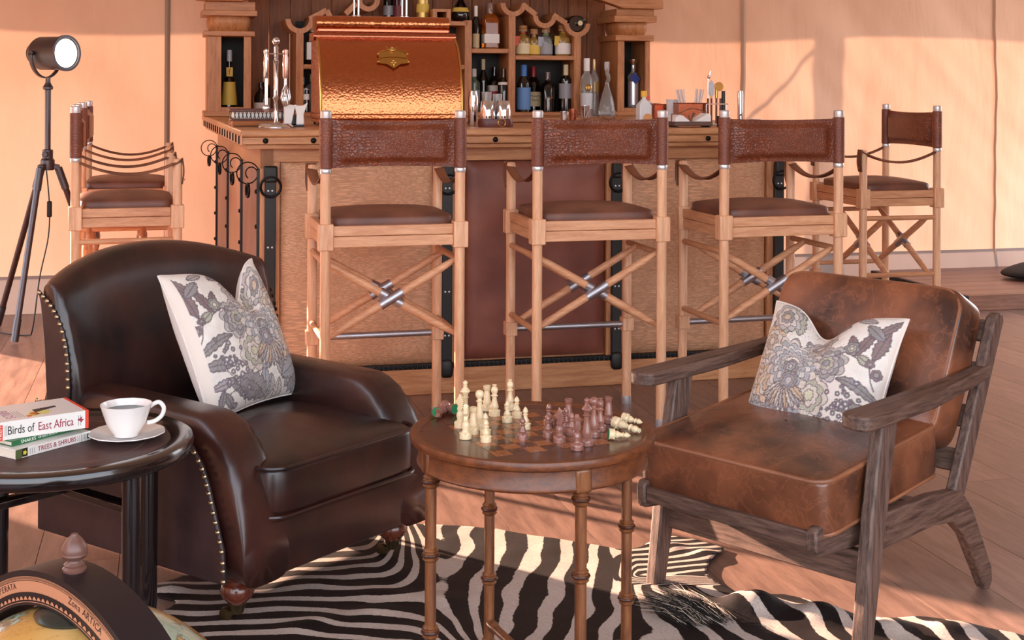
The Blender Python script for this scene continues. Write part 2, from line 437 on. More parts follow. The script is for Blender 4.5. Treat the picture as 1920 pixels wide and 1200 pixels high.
# floor: boards laid square to the bar
MT['plank'] = wood('floor_plank', (148, 116, 102), (112, 86, 76), (5, 0.7, 5), 0.36, 9.0, (0.34, 0.66), 0.22, 0.0, 0.13, 6.0)
g = G().box(-4.3, 5.2, -9.0, 2.62, -0.05, -0.012)
fl = struct('floor', g, P('subfloor', (52, 36, 30), 0.8)); fl.location = B0; fl.rotation_euler = (0, 0, BT)
PW = 0.215; meshes = {}
rr = random.Random(3)
def plank(L):
    if L not in meshes:
        o = obj('plank', G().box(0.0009, PW - 0.0009, 0.0009, L - 0.0009, -0.014, 0), MT['plank'], fl); meshes[L] = o; return o
    o = meshes[L].copy(); C.objects.link(o); return o
for r in range(-19, 24):
    y = -6.5 + rr.random() * 1.2
    while y < 2.56:
        L = rr.choice((1.2, 1.5, 1.8, 2.1))
        if y + L > 2.56: L = round(max(0.2, (2.58 - y)), 1)
        o = plank(L); o.location = (r * PW, y, 0); y += L
        wc = bar_w(r * PW, y - L / 2)
        o.parent = fl
        # boards that no view of the room shows stay out
        far = bar_w(r * PW, y)
        if far.y < 2.2 or abs(wc.x) > 0.46 * max(far.y, 0.1) + 0.9:
            if o.name != meshes[L].name: bpy.data.objects.remove(o)
            else: o.location = (r * PW, y - L, 0)
g = G().box(-90, 90, -90, 90, -0.3, -0.2); gr = struct('floor_ground', g, P('dry_ground', (120, 104, 84), 0.95))
gr.name = 'floor_outside'
p_ = bar_w(-3.12, WD); struct('trim_6', G().cyl((p_.x, p_.y, 0), (p_.x, p_.y, 2.5), 0.035), MT['darkoak_v'])

# low deck beside the right end of the bar
pc = at_z(1817, 584)
dk = thing('low_deck', 'low wooden deck step by the canvas wall behind the slatted armchair', 'platform', pc, BT)
DL = 1.1
obj('deck_frame', G().box(0, 2.4, 0.03, DL, 0, 0.06), MT['niche'], dk)
obj('front_board', G().box(0, 2.4, 0, 0.03, 0.0, 0.088), wood('deck_edge', (150, 106, 84), (112, 76, 60), (0.7, 7, 7), 0.45), dk, bevel=0.003)
obj('side_board', G().box(-0.025, 0, 0, DL, 0.0, 0.088), MT['niche'], dk, bevel=0.003)
MT['deck'] = wood('deck_board', (132, 92, 78), (96, 64, 56), (0.7, 7, 7), 0.35, 6.0, var=0.1)
bdm = None
for k in range(7):
    o = obj('deck_board', G().box(0, 2.4, 0.002, 0.150, 0.06, 0.088), MT['deck'], dk, bevel=0.002) if bdm is None else bdm.copy()
    if bdm is not None: C.objects.link(o); o.parent = dk
    else: bdm = o
    o.location = (0, 0.031 + k * 0.152, 0)
bp = at_z(1900, 522, 0.088)
g = G().pillow((0, 0, 0.06), (0.70, 0.34, 0.12), 0.7, 28, 14)
g.v = [(x, y, z + 0.06 * z / 0.12 * x / 0.35) for x, y, z in g.v]
o = obj('dark_bag', g, P('black_canvas', (20, 14, 14), 0.8)); o.location = bp + Vector((0.27, 0.04, 0)); o.rotation_euler = (0, 0, 0.3)
tag(o, 'black cloth bag lying on the low deck at the right edge', 'bag')
# ================================================================== bar: base, counter
bar = thing('leather_bar', 'wooden bar clad in tan and brown leather panels behind the stools', 'bar', B0, BT)
SL, SR = -1.031, 1.226
ZP0, ZP1 = 0.128, 0.958
def sp(px, d=0.02, py=480): return sx(px, d, py)
obj('plinth', G().box(SL, SR, 0, 0.05, 0, 0.105).box(SL - 0.01, SL + 0.02, 0.05, 2.1, 0, 0.105), MT['bar_h'], bar, bevel=0.004)
obj('top_rail', G().box(SL, SR, 0.012, 0.07, ZP1, 1.011), MT['bar_h'], bar, bevel=0.002)
obj('core', G().box(SL + 0.02, SR - 0.02, 0.045, 0.10, 0.02, 1.01).box(SR - 0.06, SR, 0.1, 1.7, 0.0, 1.01), MT['bar_v'], bar)
edges = [(487, 524), (818, 869), (1136, 1176), (1437, 1466)]
st = []
for a, b in edges:
    x0, x1 = sp(a), sp(b); st.append((x0, x1))
    obj('stile', G().box(x0, x1, 0.012, 0.06, 0.105, ZP1), MT['bar_v'], bar, bevel=0.002)
pm = [MT['panel_tan'], MT['panel_brown'], MT['panel_tan']]
for k in range(3):
    x0, x1 = st[k][1] + 0.004, st[k + 1][0] - 0.004
    def fn(u, v, x0=x0, x1=x1):
        e = min(u, 1 - u) * (x1 - x0); f = min(v, 1 - v) * (ZP1 - ZP0)
        q = 1 - math.exp(-min(e, f) / 0.02)
        return Vector((x0 + (x1 - x0) * u, 0.034 - 0.022 * q, ZP0 + 0.004 + (ZP1 - ZP0 - 0.006) * v))
    g = G().grid(fn, 40, 44)
    o = obj('leather_panel', g, pm[k], bar, sharp=0)
    o['label'] = ['tan crocodile leather panel', 'plain reddish brown leather panel', 'tan crocodile leather panel'][k]
obj('nail_strip', G().box(SL + 0.02, SR - 0.01, 0.004, 0.03, 0.105, 0.126), MT['blackleather'], bar, bevel=0.002)
g = G()
for k in range(112):
    x = SL + 0.03 + k * 0.02
    g.lathe([(0.0085, 0), (0.007, 0.004), (0.0, 0.006)], 8, T(x, 0.004, 0.115) @ Rx(PI / 2))
o = obj('nail_row', g, MT['iron'], bar); o['kind'] = 'stuff'
# black straps with buckle rings
for a in (506, 838, 1156, 1460):
    c = sp(a, 0.0); wd_ = 0.022
    o = obj('strap', G().box(c - wd_, c + wd_, -0.008, 0.012, 0.09, 0.93), MT['blackleather'], bar, bevel=0.003)
    obj('strap_loop', G().box(c - 0.027, c + 0.027, -0.034, 0.0, 0.88, 0.945), MT['blackleather'], o, bevel=0.008, seg=3)
    obj('strap_tip', G().pillow((c, -0.008, 0.105), (0.052, 0.03, 0.075), 0.5, 14, 8), MT['blackleather'], o)
    obj('ring', G().torus((c, -0.028, 0.862), 0.040, 0.0055, (0, 1, 0.1), 28, 8), MT['iron'], o)
    rv = None
    for z in (0.845, 0.62, 0.42, 0.24):
        for q in (-0.008, 0.008):
            if rv is None: rv = obj('rivet', G().lathe([(0.0045, 0), (0.0035, 0.003), (0, 0.004)], 8, Rx(PI / 2)), MT['steel'], o); r_ = rv
            else: r_ = rv.copy(); C.objects.link(r_); r_.parent = o
            r_.location = (c + q, -0.008, z)
# left side of the bar: leather panels, dark seams, scroll hooks with rings
SE = -1.125; DE = 2.12
def side(dq): return SL + (SE - SL) * dq / DE
obj('corner_post', G().box(SL, SL + 0.05, 0.0, 0.045, 0.105, 1.011), MT['bar_v'], bar, bevel=0.003)
sm = [MT['panel_mauve'], MT['panel_mauve'], MT['panel_mauve']]
DS = [0.03, 0.72, 1.42, DE]
MT['panel_pale'] = leather('panel_pale_leather', (196, 146, 116), (214, 164, 132), 0.5, 3.0, 140)
for k in range(3):
    g = G().add([Vector((side(DS[k] + 0.015), DS[k] + 0.015, 0.12)), Vector((side(DS[k + 1] - 0.015), DS[k + 1] - 0.015, 0.12)),
                 Vector((side(DS[k + 1] - 0.015), DS[k + 1] - 0.015, 0.93)), Vector((side(DS[k] + 0.015), DS[k] + 0.015, 0.93)),
                 Vector((side(DS[k]) + 0.05, DS[k] + 0.015, 0.12)), Vector((side(DS[k + 1]) + 0.05, DS[k + 1] - 0.015, 0.12)),
                 Vector((side(DS[k + 1]) + 0.05, DS[k + 1] - 0.015, 0.93)), Vector((side(DS[k]) + 0.05, DS[k] + 0.015, 0.93))],
                [(0,1,2,3),(4,7,6,5),(0,4,5,1),(1,5,6,2),(2,6,7,3),(3,7,4,0)])
    obj('side_panel', g, MT['panel_pale'] if k == 1 else MT['panel_mauve'], bar, bevel=0.006)
g = G()
obj('side_rail', G().add([(side(0) , 0.0, 0.93), (side(DE), DE, 0.93), (side(DE), DE, 1.011), (side(0), 0, 1.011), (side(0) + 0.05, 0, 0.93), (side(DE) + 0.05, DE, 0.93), (side(DE) + 0.05, DE, 1.011), (side(0) + 0.05, 0, 1.011)],
    [(0,1,2,3),(4,7,6,5),(0,4,5,1),(1,5,6,2),(2,6,7,3),(3,7,4,0)]), MT['bar_v'], bar, bevel=0.003)
for k, dq in enumerate(DS):
    x = side(dq) - 0.004
    o = obj('side_strap', G().box(x - 0.006, x + 0.012, dq - 0.014, dq + 0.014, 0.11, 0.93), MT['blackleather'], bar, bevel=0.002)
    rv = None
    for z in (0.84, 0.7, 0.56, 0.42, 0.28):
        if rv is None: rv = obj('rivet', G().lathe([(0.010, 0), (0.008, 0.006), (0, 0.009)], 8, Ry(-PI / 2)), MT['iron'], o); r_ = rv
        else: r_ = rv.copy(); C.objects.link(r_); r_.parent = o
        r_.location = (x - 0.006, dq, z)
    R = 0.043; cx = x - R + 0.002; cz = 0.915
    pts = []
    for i in range(46):
        t = i / 45; ang = 0.0 + t * 3.4 * PI; rad = R * (1 - 0.62 * smooth(0.45, 1, t))
        pts.append(Vector((cx + rad * math.cos(-0.35 + ang) + (0.012 * smooth(0.5, 1, t)), dq, cz + rad * math.sin(-0.35 + ang) - 0.008 * smooth(0.5, 1, t))))
    h = obj('scroll_hook', G().tube(pts, 0.0028, 6), MT['iron'], bar)
    obj('ring', G().torus((cx, dq, cz - R - 0.026), 0.026, 0.006, (1, 0.15, 0), 20, 8), MT['iron'], h)

# counter: one continuous top round the bar
ctr = thing('bar_counter', 'light wood bar counter with black bolts along its front edge', 'counter', B0, BT)
ZC = 1.089
def ring_poly(o):
    return ([(-1.11 - o, -0.06 - o), (1.31 + o, -0.06 - o), (1.46 + o, 2.38), (-1.205 - o, 2.38)],
            [(-0.62, 0.72), (0.86, 0.72), (1.0, 1.72), (-0.66, 1.72)])
def ring_slab(o, z0, z1):
    A, B_ = ring_poly(o); g = G()
    vs = [Vector((x, y, z)) for z in (z0, z1) for x, y in A + B_]
    fs = []
    for i in range(4):
        j = (i + 1) % 4
        fs += [(i, 4 + i, 4 + j, j), (8 + i, 8 + j, 12 + j, 12 + i), (i, j, 8 + j, 8 + i), (4 + j, 4 + i, 12 + i, 12 + j)]
    return g.add(vs, fs)
obj('top', ring_slab(0, 1.061, ZC), MT['bar_h'], ctr, bevel=0.008, seg=3)
obj('edge_band', ring_slab(-0.006, 1.032, 1.060), MT['bar_h'], ctr, bevel=0.002)
obj('under_moulding', ring_slab(-0.022, 1.012, 1.031), MT['bar_h'], ctr, bevel=0.004)
bo = None
for px in (498, 588, 752, 929, 1128, 1328, 1500):
    s_ = sx(px, -0.055)
    if bo is None: bo = obj('bolt', G().lathe([(0.0115, 0), (0.0105, 0.005), (0.006, 0.009), (0, 0.0105)], 14, Rx(PI / 2)), MT['iron'], ctr); b_ = bo
    else: b_ = bo.copy(); C.objects.link(b_); b_.parent = ctr
    b_.location = (s_, -0.054, 1.046)
# laced leather strip along the left edge
g = G(); g2 = G()
def edge_pt(dq, off=0): return Vector((-1.104 - 0.0375 * (dq + 0.06) - off, dq, 0))
q0, q1 = edge_pt(-0.06, 0.004), edge_pt(2.3, 0.004)
g.add([(q0.x, q0.y, 1.03), (q1.x, q1.y, 1.03), (q1.x, q1.y, 1.075), (q0.x, q0.y, 1.075), (q0.x + .004, q0.y, 1.03), (q1.x + .004, q1.y, 1.03), (q1.x + .004, q1.y, 1.075), (q0.x + .004, q0.y, 1.075)],
      [(0,1,2,3),(4,7,6,5),(0,4,5,1),(1,5,6,2),(2,6,7,3),(3,7,4,0)])
o = obj('edge_strip', g, MT['panel_pale'], ctr)
nm = None
for k in range(16):
    if nm is None: nm = obj('lace', G().box(-0.004, 0.004, -0.012, 0.012, -0.016, 0.016), MT['iron'], o, bevel=0.003); l_ = nm
    else: l_ = nm.copy(); C.objects.link(l_); l_.parent = o
    q = edge_pt(0.02 + k * 0.146, 0.005); l_.location = (q.x, q.y, 1.048)
# ================================================================== back bar: columns, pediment, boarded back, scalloped shelf unit
hut = thing('back_bar', 'wooden back bar with columns, niches and scalloped bottle shelves', 'cabinet', B0, BT)
HD = 2.0
def hx(px, d=HD): return sx(px, d, 120)
def hz(py, px=760, d=HD): return zz(px, py, d)
MH, MV = MT['hutch_h'], MT['hutch_v']
def column(pl, pr, nl, nr, y_sl0, y_sl1, y_n0, y_n1, y_a1, y_b1, yb, px):
    x0, x1, n0, n1 = hx(pl), hx(pr), hx(nl), hx(nr); Z = lambda y: hz(y, px); d0, d1 = HD, HD + 0.30
    zt = Z(y_sl1); zb = Z(yb)
    obj('column_frame', G().box(x0, n0, d0, d0 + 0.025, ZC, zt).box(n1, x1, d0, d0 + 0.025, ZC, zt).box(n0, n1, d0, d0 + 0.025, ZC, zb), MV, hut, bevel=0.003)
    obj('column_side', G().box(x0, x0 + 0.02, d0 + 0.025, d1, ZC, zt).box(x1 - 0.02, x1, d0 + 0.025, d1, ZC, zt), MV, hut)
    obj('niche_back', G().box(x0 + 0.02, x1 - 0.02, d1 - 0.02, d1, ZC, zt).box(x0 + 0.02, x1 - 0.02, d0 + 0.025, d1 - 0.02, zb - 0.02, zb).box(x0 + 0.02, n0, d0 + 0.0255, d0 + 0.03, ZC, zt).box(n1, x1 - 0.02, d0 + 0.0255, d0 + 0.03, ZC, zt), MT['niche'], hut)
    o_ = 0.018
    obj('column_cap', G().box(x0 - o_, x1 + o_, d0 - o_, d1, zt, Z(y_sl0)), MH, hut, bevel=0.004)
    obj('column_base', G().box(x0 - o_, x1 + o_, d0 - o_, d1, ZC + 0.001, ZC + 0.028), MH, hut, bevel=0.004)
    # swelling neck
    z0, z1 = Z(y_sl0), Z(y_n0); xc = (x0 + x1) / 2; hw = (x1 - x0) / 2; dc = (d0 + d1) / 2
    def fn(u, v):
        e = 0.86 + 0.14 * math.sin(v * PI * 0.75); t = 2 * PI * u
        def sg(x, p): return math.copysign(abs(x) ** p, x)
        return Vector((xc + hw * e * sg(math.cos(t), 0.45), dc + 0.15 * e * sg(math.sin(t), 0.45), z0 + (z1 - z0) * v))
    obj('column_neck', G().grid(fn, 32, 8, cu=True), MV, hut)
    obj('abacus', G().box(x0 - 0.03, x1 + 0.03, d0 - 0.03, d1, z1, Z(y_a1)), MH, hut, bevel=0.003)
    obj('frieze_block', G().box(x0 - 0.012, x1 + 0.02, d0 - 0.012, d1, Z(y_a1), Z(y_b1)), MH, hut, bevel=0.003)
    return x0, x1, zb, Z(y_b1)
L = column(388, 471, 415, 457, 58, 68, 30, 0, 20, 3, 201, 430)
R_ = column(1158, 1219, 1171, 1210, 66, 77, 42, 0, 30, 17, 202, 1187)
# sloping pediment beams with a dark soffit, meeting above the middle
xm = (L[1] + R_[0]) / 2; zl, zr = L[3], R_[3]; zm = zr + 0.34
for (xa, za, xb) in ((L[0] - 0.06, zl, xm), (R_[1] + 0.06, zr, xm)):
    g = G(); fl_ = 0.22 * (1 if xa < xb else -1)
    pl = [(xa, za), (xa + fl_ * 1.1, za), (xb, zm), (xb, zm + 0.14), (xa, za + 0.12)]
    g.prism(pl, -HD - 0.02, -HD + 0.06, Rx(PI / 2)); obj('pediment_beam', g, MH, hut, bevel=0.004)
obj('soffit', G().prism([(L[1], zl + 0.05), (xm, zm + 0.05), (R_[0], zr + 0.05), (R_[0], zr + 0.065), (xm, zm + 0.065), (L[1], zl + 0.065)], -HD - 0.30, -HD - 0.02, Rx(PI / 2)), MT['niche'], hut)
# boarded back
bd = None; x = L[1]; wd_ = 0.118
while x < R_[0] - 0.01:
    if bd is None: bd = obj('back_board', G().box(0.002, wd_ - 0.002, 0, 0.02, ZC, 2.05), MT['hutch_back'], hut, bevel=0.003); b_ = bd
    else: b_ = bd.copy(); C.objects.link(b_); b_.parent = hut
    b_.location = (x, 2.345, 0); x += wd_
# shelf unit in front of the boards
SD = 2.08; SDB = 2.335
def ux(px): return sx(px, SD, 120)
def uz(py, px=900): return zz(px, py, SD)
bay = [(553, 571), (880, 886), (953, 968), (1076, 1090)]
TH = 0.042
def post(px, y0): 
    x = ux(px); obj('shelf_upright', G().box(x - TH / 2, x + TH / 2, SD, SDB, ZC + 0.02, uz(y0, px)), MV, hut, bevel=0.003)
post(562, 58); post(878, 38); post(960, 26); post(1083, 64)
obj('unit_base', G().box(ux(553), ux(1090), SD, SDB, ZC + 0.0005, ZC + 0.022), MH, hut, bevel=0.003)
SHELF = {}
def shelf(name, pl, pr, y):
    z = uz(y, (pl + pr) / 2); SHELF[name] = z
    obj('shelf', G().box(ux(pl) + TH / 2, ux(pr) - TH / 2, SD, SDB, z - 0.026, z), MH, hut, bevel=0.003)
shelf('left', 562, 700, 121); shelf('leftin', 700, 878, 121); shelf('mid', 878, 960, 91); shelf('right', 960, 1083, 104); shelf('top', 700, 884, 38.5)
SHELF['low'] = ZC + 0.022
post(700, 38); 
# dark linings behind the bays
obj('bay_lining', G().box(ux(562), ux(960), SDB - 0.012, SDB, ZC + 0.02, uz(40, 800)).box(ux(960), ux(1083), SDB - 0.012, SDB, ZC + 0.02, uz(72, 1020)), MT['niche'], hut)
# scalloped crest: sloping cheeks with U-shaped bottle cradles
def cradle(px, py, rpx):
    x, z = ux(px), uz(py, px); r = rpx * 7.7 / FPX
    n = 16; out = [(x + (r + 0.028) * math.cos(PI + PI * i / n), z + (r + 0.028) * math.sin(PI + PI * i / n)) for i in range(n + 1)]
    inn = [(x + r * math.cos(2 * PI - PI * i / n), z + r * math.sin(2 * PI - PI * i / n)) for i in range(n + 1)]
    obj('bottle_cradle', G().prism(out + inn, -SDB, -SD + 0.004, Rx(PI / 2)), MV, hut)
    return x, z, r
def cheek(p0, p1, t=0.03):
    a = Vector((ux(p0[0]), uz(p0[1], p0[0]))); b = Vector((ux(p1[0]), uz(p1[1], p1[0]))); n = Vector((-(b - a).y, (b - a).x)).normalized() * t / 2
    obj('crest_rail', G().prism([tuple(a - n), tuple(b - n), tuple(b + n), tuple(a + n)], -SDB, -SD, Rx(PI / 2)), MV, hut)
cradle(562, 36, 17); cheek((580, 36), (612, 19)); cheek((612, 19), (619, 32)); cheek((648, 26), (668, 6)); cradle(690, 0, 12)
cradle(962, 6, 16); cheek((979, 8), (1005, 28)); cradle(1021, 30, 14); cheek((1037, 28), (1062, 44)); 
CR = cradle(1082, 44, 17)
obj('small_frame', G().box(ux(811), ux(845), SD, SDB, uz(22, 828), uz(17, 828)).box(ux(811), ux(819), SD, SDB, uz(40, 828), uz(22, 828)).box(ux(837), ux(845), SD, SDB, uz(40, 828), uz(22, 828)), MV, hut)
# ================================================================== tall folding director's stools
def make_stool():
    t = thing('director_stool', '', 'stool')
    W, D = 0.24, 0.195; r = 0.0185
    Vm, Hm = MT['stool_v'], MT['stool_h']
    for s in (-1, 1):
        o = obj('rear_post', G().lathe([(r, 0.03), (r, 1.155)], 18, None, (s * W, -D, 0)), Vm, t)
        obj('post_cap', G().lathe([(r + 0.001, 1.153), (r + 0.0015, 1.156), (r + 0.0015, 1.176), (r - 0.002, 1.180), (0, 1.180)], 18, None, (s * W, -D, 0)), MT['steel'], o)
        obj('post_collar', G().lathe([(r + 0.001, 0.960), (r + 0.002, 0.962), (r + 0.002, 0.974), (r + 0.001, 0.976)], 18, None, (s * W, -D, 0)), MT['steel'], o)
        obj('foot_cap', G().lathe([(r + 0.001, 0.0), (r + 0.0015, 0.001), (r + 0.0015, 0.032), (r, 0.033)], 18, None, (s * W, -D, 0)), MT['steel'], o)
        o = obj('front_post', G().lathe([(r, 0.03), (r, 0.955), (r - 0.004, 0.968), (0, 0.970)], 18, None, (s * W, D, 0)), Vm, t)
        obj('foot_cap', G().lathe([(r + 0.001, 0.0), (r + 0.0015, 0.001), (r + 0.0015, 0.032), (r, 0.033)], 18, None, (s * W, D, 0)), MT['steel'], o)
        for y in (-D, D):
            obj('corner_block', G().box(s * W - 0.0265, s * W + 0.0265, y - 0.0255, y + 0.0255, 0.692, 0.785), Vm, t, bevel=0.004)
        obj('side_rail', G().box(s * W - 0.012, s * W + 0.012, -D + 0.0255, D - 0.0255, 0.741, 0.776).box(s * W - 0.010, s * W + 0.014, -D + 0.0255, D - 0.0255, 0.702, 0.7395), MT['stool_side'], t, bevel=0.002)
        for z in (0.645, 0.375):
            obj('side_stretcher', G().cyl((s * W, -D, z), (s * W, D, z), 0.0115), MT['stool_side'], t)
        o = obj('footrest_block', G().box(s * W - 0.023, s * W + 0.023, D - 0.024, D + 0.024, 0.292, 0.345), Vm, t, bevel=0.003)
        # arm strap: over the front post, sagging back to the rear post
        n = 18; wv = 0.021
        def arm(u, v, s=s):
            y = D + 0.02 - u * (2 * D + 0.005); z = 0.972 - 0.052 * math.sin(PI * min(1, u * 1.0)) ** 0.9 - 0.008 * u
            return Vector((s * (W + 0.004) + (v - 0.5) * 2 * wv * (1 - 0.35 * u), y, z - 0.008 * (abs(v - 0.5) * 2) ** 2))
        g = G().grid(arm, n, 4)
        def flap(u, v, s=s):
            return Vector((s * (W + 0.004) + (v - 0.5) * 2 * wv * (1 - 0.25 * max(0, u - 0.7) / 0.3), D + 0.020 + 0.006 * math.sin(u * PI), 0.972 - 0.105 * u))
        g.grid(flap, 8, 4)
        o = obj('arm_strap', g, MT['strap'], t, sharp=0); so = o.modifiers.new('thick', 'SOLIDIFY'); so.thickness = 0.004
        obj('strap_rivet', G().lathe([(0.005, 0), (0, 0.004)], 10, T(s * (W + 0.004), D + 0.026, 0.885) @ Rx(-PI / 2)), MT['brass'], o)
    for y in (-D, D):
        obj('seat_rail', G().box(-W + 0.0265, W - 0.0265, y - 0.012, y + 0.012, 0.741, 0.776).box(-W + 0.0265, W - 0.0265, y - 0.014, y + 0.010, 0.702, 0.7395), Hm, t, bevel=0.002)
    obj('footrest', G().cyl((-W + 0.02, D, 0.318), (W - 0.02, D, 0.318), 0.0125), MT['pewter'], t)
    obj('seat_board', G().box(-W + 0.02, W - 0.02, -D + 0.014, D - 0.014, 0.735, 0.757), MT['stool_side'], t)
    c = obj('seat_cushion', G().pillow((0, 0.0, 0.782), (0.452, 0.372, 0.056), 0.24, 48, 16, (0.022, 0)), MT['seat_leather'], t, sharp=0)
    # back sling: padded leather between sleeves round the rear posts
    def front(u, v):
        x = -W + 0.014 + (2 * W - 0.028) * u; e = min(u, 1 - u) * 2; f = min(v, 1 - v) * 2
        pad = 0.020 * smooth(0.10, 0.26, e) * smooth(0.16, 0.42, f)
        bow = 0.012 * math.sin(PI * u)
        z = 0.978 + 0.170 * v - 0.006 * math.sin(PI * u) * (2 * v - 1)
        return Vector((x, -D + bow - 0.004 - pad, z))
    def back(u, v):
        p = front(u, v); return Vector((p.x, 2 * (-D + 0.012 * math.sin(PI * u)) - p.y, p.z))
    g = G().grid(front, 44, 24); n = len(g.v); g.grid(back, 44, 24)
    obj('back_sling', g, MT['stool_leather'], t, sharp=0)
    for s in (-1, 1):
        obj('back_sleeve', G().lathe([(r + 0.0005, 0.976), (r + 0.0045, 0.979), (r + 0.0045, 1.150), (r + 0.0005, 1.153)], 20, None, (s * W, -D, 0)), MT['stool_leather_y'], t)
    # folding crosses, front and rear
    for y in (-D + 0.045, 0.07):
        c = Vector((0, y, 0.51))
        for s in (-1, 1):
            p0 = Vector((-s * (W - 0.004), y + 0.006 * s, 0.645 if s > 0 else 0.645)); p1 = Vector((s * (W - 0.004), y + 0.006 * s, 0.375))
            dirv = (p1 - p0).normalized()
            m = (p0 + p1) / 2
            o = obj('cross_bar', G().tube([p0, p0.lerp(p1, 0.12), m, p0.lerp(p1, 0.88), p1], [0.010, 0.0145, 0.0155, 0.0145, 0.010], 12), Hm, t)
            obj('cross_sleeve', G().cyl(m - dirv * 0.045, m + dirv * 0.045, 0.0185), MT['pewter'], o)
    return t
MT['stool_side'] = wood('stool_wood_side', (218, 166, 126), (186, 128, 92), (7, 0.7, 7), 0.42)
st0 = make_stool()
gp = "director's stools round the bar"
spots = [
    ((-0.4665, 4.99), 15.0, "director's stool with leather back nearest the dark leather armchair"),
    ((0.279, 5.194), 14.3, "director's stool behind the chess table, before the brown leather panel"),
    ((0.977, 5.37), 16.0, "director's stool at the right end of the bar front"),
    ((1.792, 6.705), 104.1, "director's stool standing beside the right end of the bar, by the low deck"),
    ((-1.596, 5.626), -73.0, "near one of two director's stools seen side-on beside the floor lamp"),
    ((-1.862, 6.59), -75.9, "far one of two director's stools seen side-on beside the floor lamp"),
]
for k, (p, a, lab) in enumerate(spots):
    if k == 0:
        st0.location = (p[0], p[1], 0); st0.rotation_euler = (0, 0, math.radians(a)); st0['label'] = lab; st0['group'] = gp
    else: dup(st0, lab, (p[0], p[1], 0), math.radians(a), gp)

# ================================================================== tripod spotlight
lp = thing('tripod_lamp', 'black spotlight floor lamp on a wooden tripod by the canvas wall', 'floor lamp', (-2.32, 6.80, 0))
hub = 0.862
feet = [Vector((-2.345, 6.64, 0)) - Vector((-2.32, 6.80, 0)), Vector((-2.66, 7.05, 0)) - Vector((-2.32, 6.80, 0)), Vector((0.30, 0.16, 0))]
feet[0] += Vector((-0.06, -0.05, 0))
MT['lampwood'] = wood('tripod_dark_wood', (78, 44, 34), (46, 24, 20), (7, 7, 0.8), 0.35)
for f in feet:
    dv = Vector((f.x, f.y, 0)).normalized(); top = dv * 0.055 + Vector((0, 0, hub - 0.03)); ft = Vector((f.x, f.y, 0.012))
    o = obj('leg', G().cyl(top, ft, 0.0155, 0.0155, 12), MT['lampwood'] if f is not feet[0] else MT['gun'], lp)
    ax = (ft - top).normalized()
    obj('leg_socket', G().cyl(top - ax * 0.012, top + ax * 0.10, 0.0195), MT['gun'], o)
    obj('leg_foot', G().cyl(ft - ax * 0.11, ft, 0.0185), MT['gun'], o)
    obj('hub_arm', G().bar((0, 0, hub - 0.004), top + Vector((0, 0, 0.012)), 0.034, 0.028), MT['gun'], lp, bevel=0.004)
obj('hub', G().lathe([(0.03, hub - 0.03), (0.034, hub - 0.01), (0.034, hub + 0.02), (0.026, hub + 0.03), (0.026, hub + 0.07), (0.016, hub + 0.075)], 20), MT['gun'], lp)
obj('clamp_knob', G().cyl((0, -0.024, hub + 0.05), (0, -0.046, hub + 0.05), 0.015), MT['gun'], lp, bevel=0.003)
zc = 1.416
obj('pole', G().cyl((0, 0, hub + 0.05), (0, 0, zc - 0.16), 0.0145), MT['gun'], lp)
obj('pole_collar', G().lathe([(0.014, zc - 0.185), (0.024, zc - 0.18), (0.025, zc - 0.168), (0.018, zc - 0.158), (0.012, zc - 0.145), (0.012, zc - 0.12)], 18), MT['gun'], lp)
ang = -0.52; ax = Vector((math.cos(ang), math.sin(ang), 0.0)); pv = Vector((-math.sin(ang), math.cos(ang), 0))
ctr_h = Vector((0.02, 0, zc))
Mh = T(*ctr_h) @ Rz(ang) @ Ry(PI / 2)
o = obj('lamp_head', G().lathe([(0.0, -0.165), (0.012, -0.163), (0.020, -0.150), (0.017, -0.140), (0.034, -0.138), (0.052, -0.130), (0.055, -0.112), (0.048, -0.108), (0.060, -0.104), (0.074, -0.094), (0.083, -0.075), (0.083, 0.088), (0.090, 0.09), (0.090, 0.106), (0.078, 0.107), (0.076, 0.098)], 40, Mh), MT['gun'], lp)
m = Mat('lamp_lens'); m.set(Base_Color=(1, 0.9, 0.75, 1), Emission_Color=(1.0, 0.84, 0.66, 1), Emission_Strength=2.2, Roughness=0.3)
obj('lens', G().lathe([(0.077, 0.096), (0.06, 0.102), (0.03, 0.105), (0, 0.106)], 32, Mh), m.m, o)
ld = bpy.data.lights.new('bulb', 'SPOT'); ld.energy = 9; ld.color = (1, 0.82, 0.6); ld.spot_size = 1.2; ld.spot_blend = 0.6; ld.shadow_soft_size = 0.06
lo = bpy.data.objects.new('bulb_light', ld); C.objects.link(lo); lo.parent = lp; lo.location = ctr_h + ax * 0.115; lo.rotation_euler = ax.to_track_quat('-Z', 'Y').to_euler()
pts = []
for i in range(25):
    t = PI * i / 24; y = math.cos(t) * 0.10; z = -math.sin(t) * 0.125
    pts.append(ctr_h + pv * (-y) + ax * (-0.045) + Vector((0, 0, z)))
def yoke(u, v):
    i = u * 24; a_ = min(int(i), 23); p = pts[a_].lerp(pts[a_ + 1], i - a_); return p + ax * ((v - 0.5) * 0.024)
yo = obj('yoke', G().grid(yoke, 24, 2), MT['gun'], lp, sharp=0); s_ = yo.modifiers.new('thick', 'SOLIDIFY'); s_.thickness = 0.006
obj('pivot_knob', G().cyl(pts[-1] - pv * 0.002, pts[-1] - pv * 0.016, 0.013).cyl(pts[0] + pv * 0.002, pts[0] + pv * 0.016, 0.013), MT['gun'], lp, bevel=0.003)
cp = [Vector((0.0, -0.02, hub - 0.02)), Vector((0.02, -0.03, hub - 0.2)), Vector((0.015, -0.03, 0.5)), Vector((-0.02, -0.05, 0.3)), Vector((-0.05, -0.06, 0.05)), Vector((-0.10, 0.0, 0.006)), Vector((-0.22, 0.04, 0.006)), Vector((-0.30, 0.12, 0.006))]
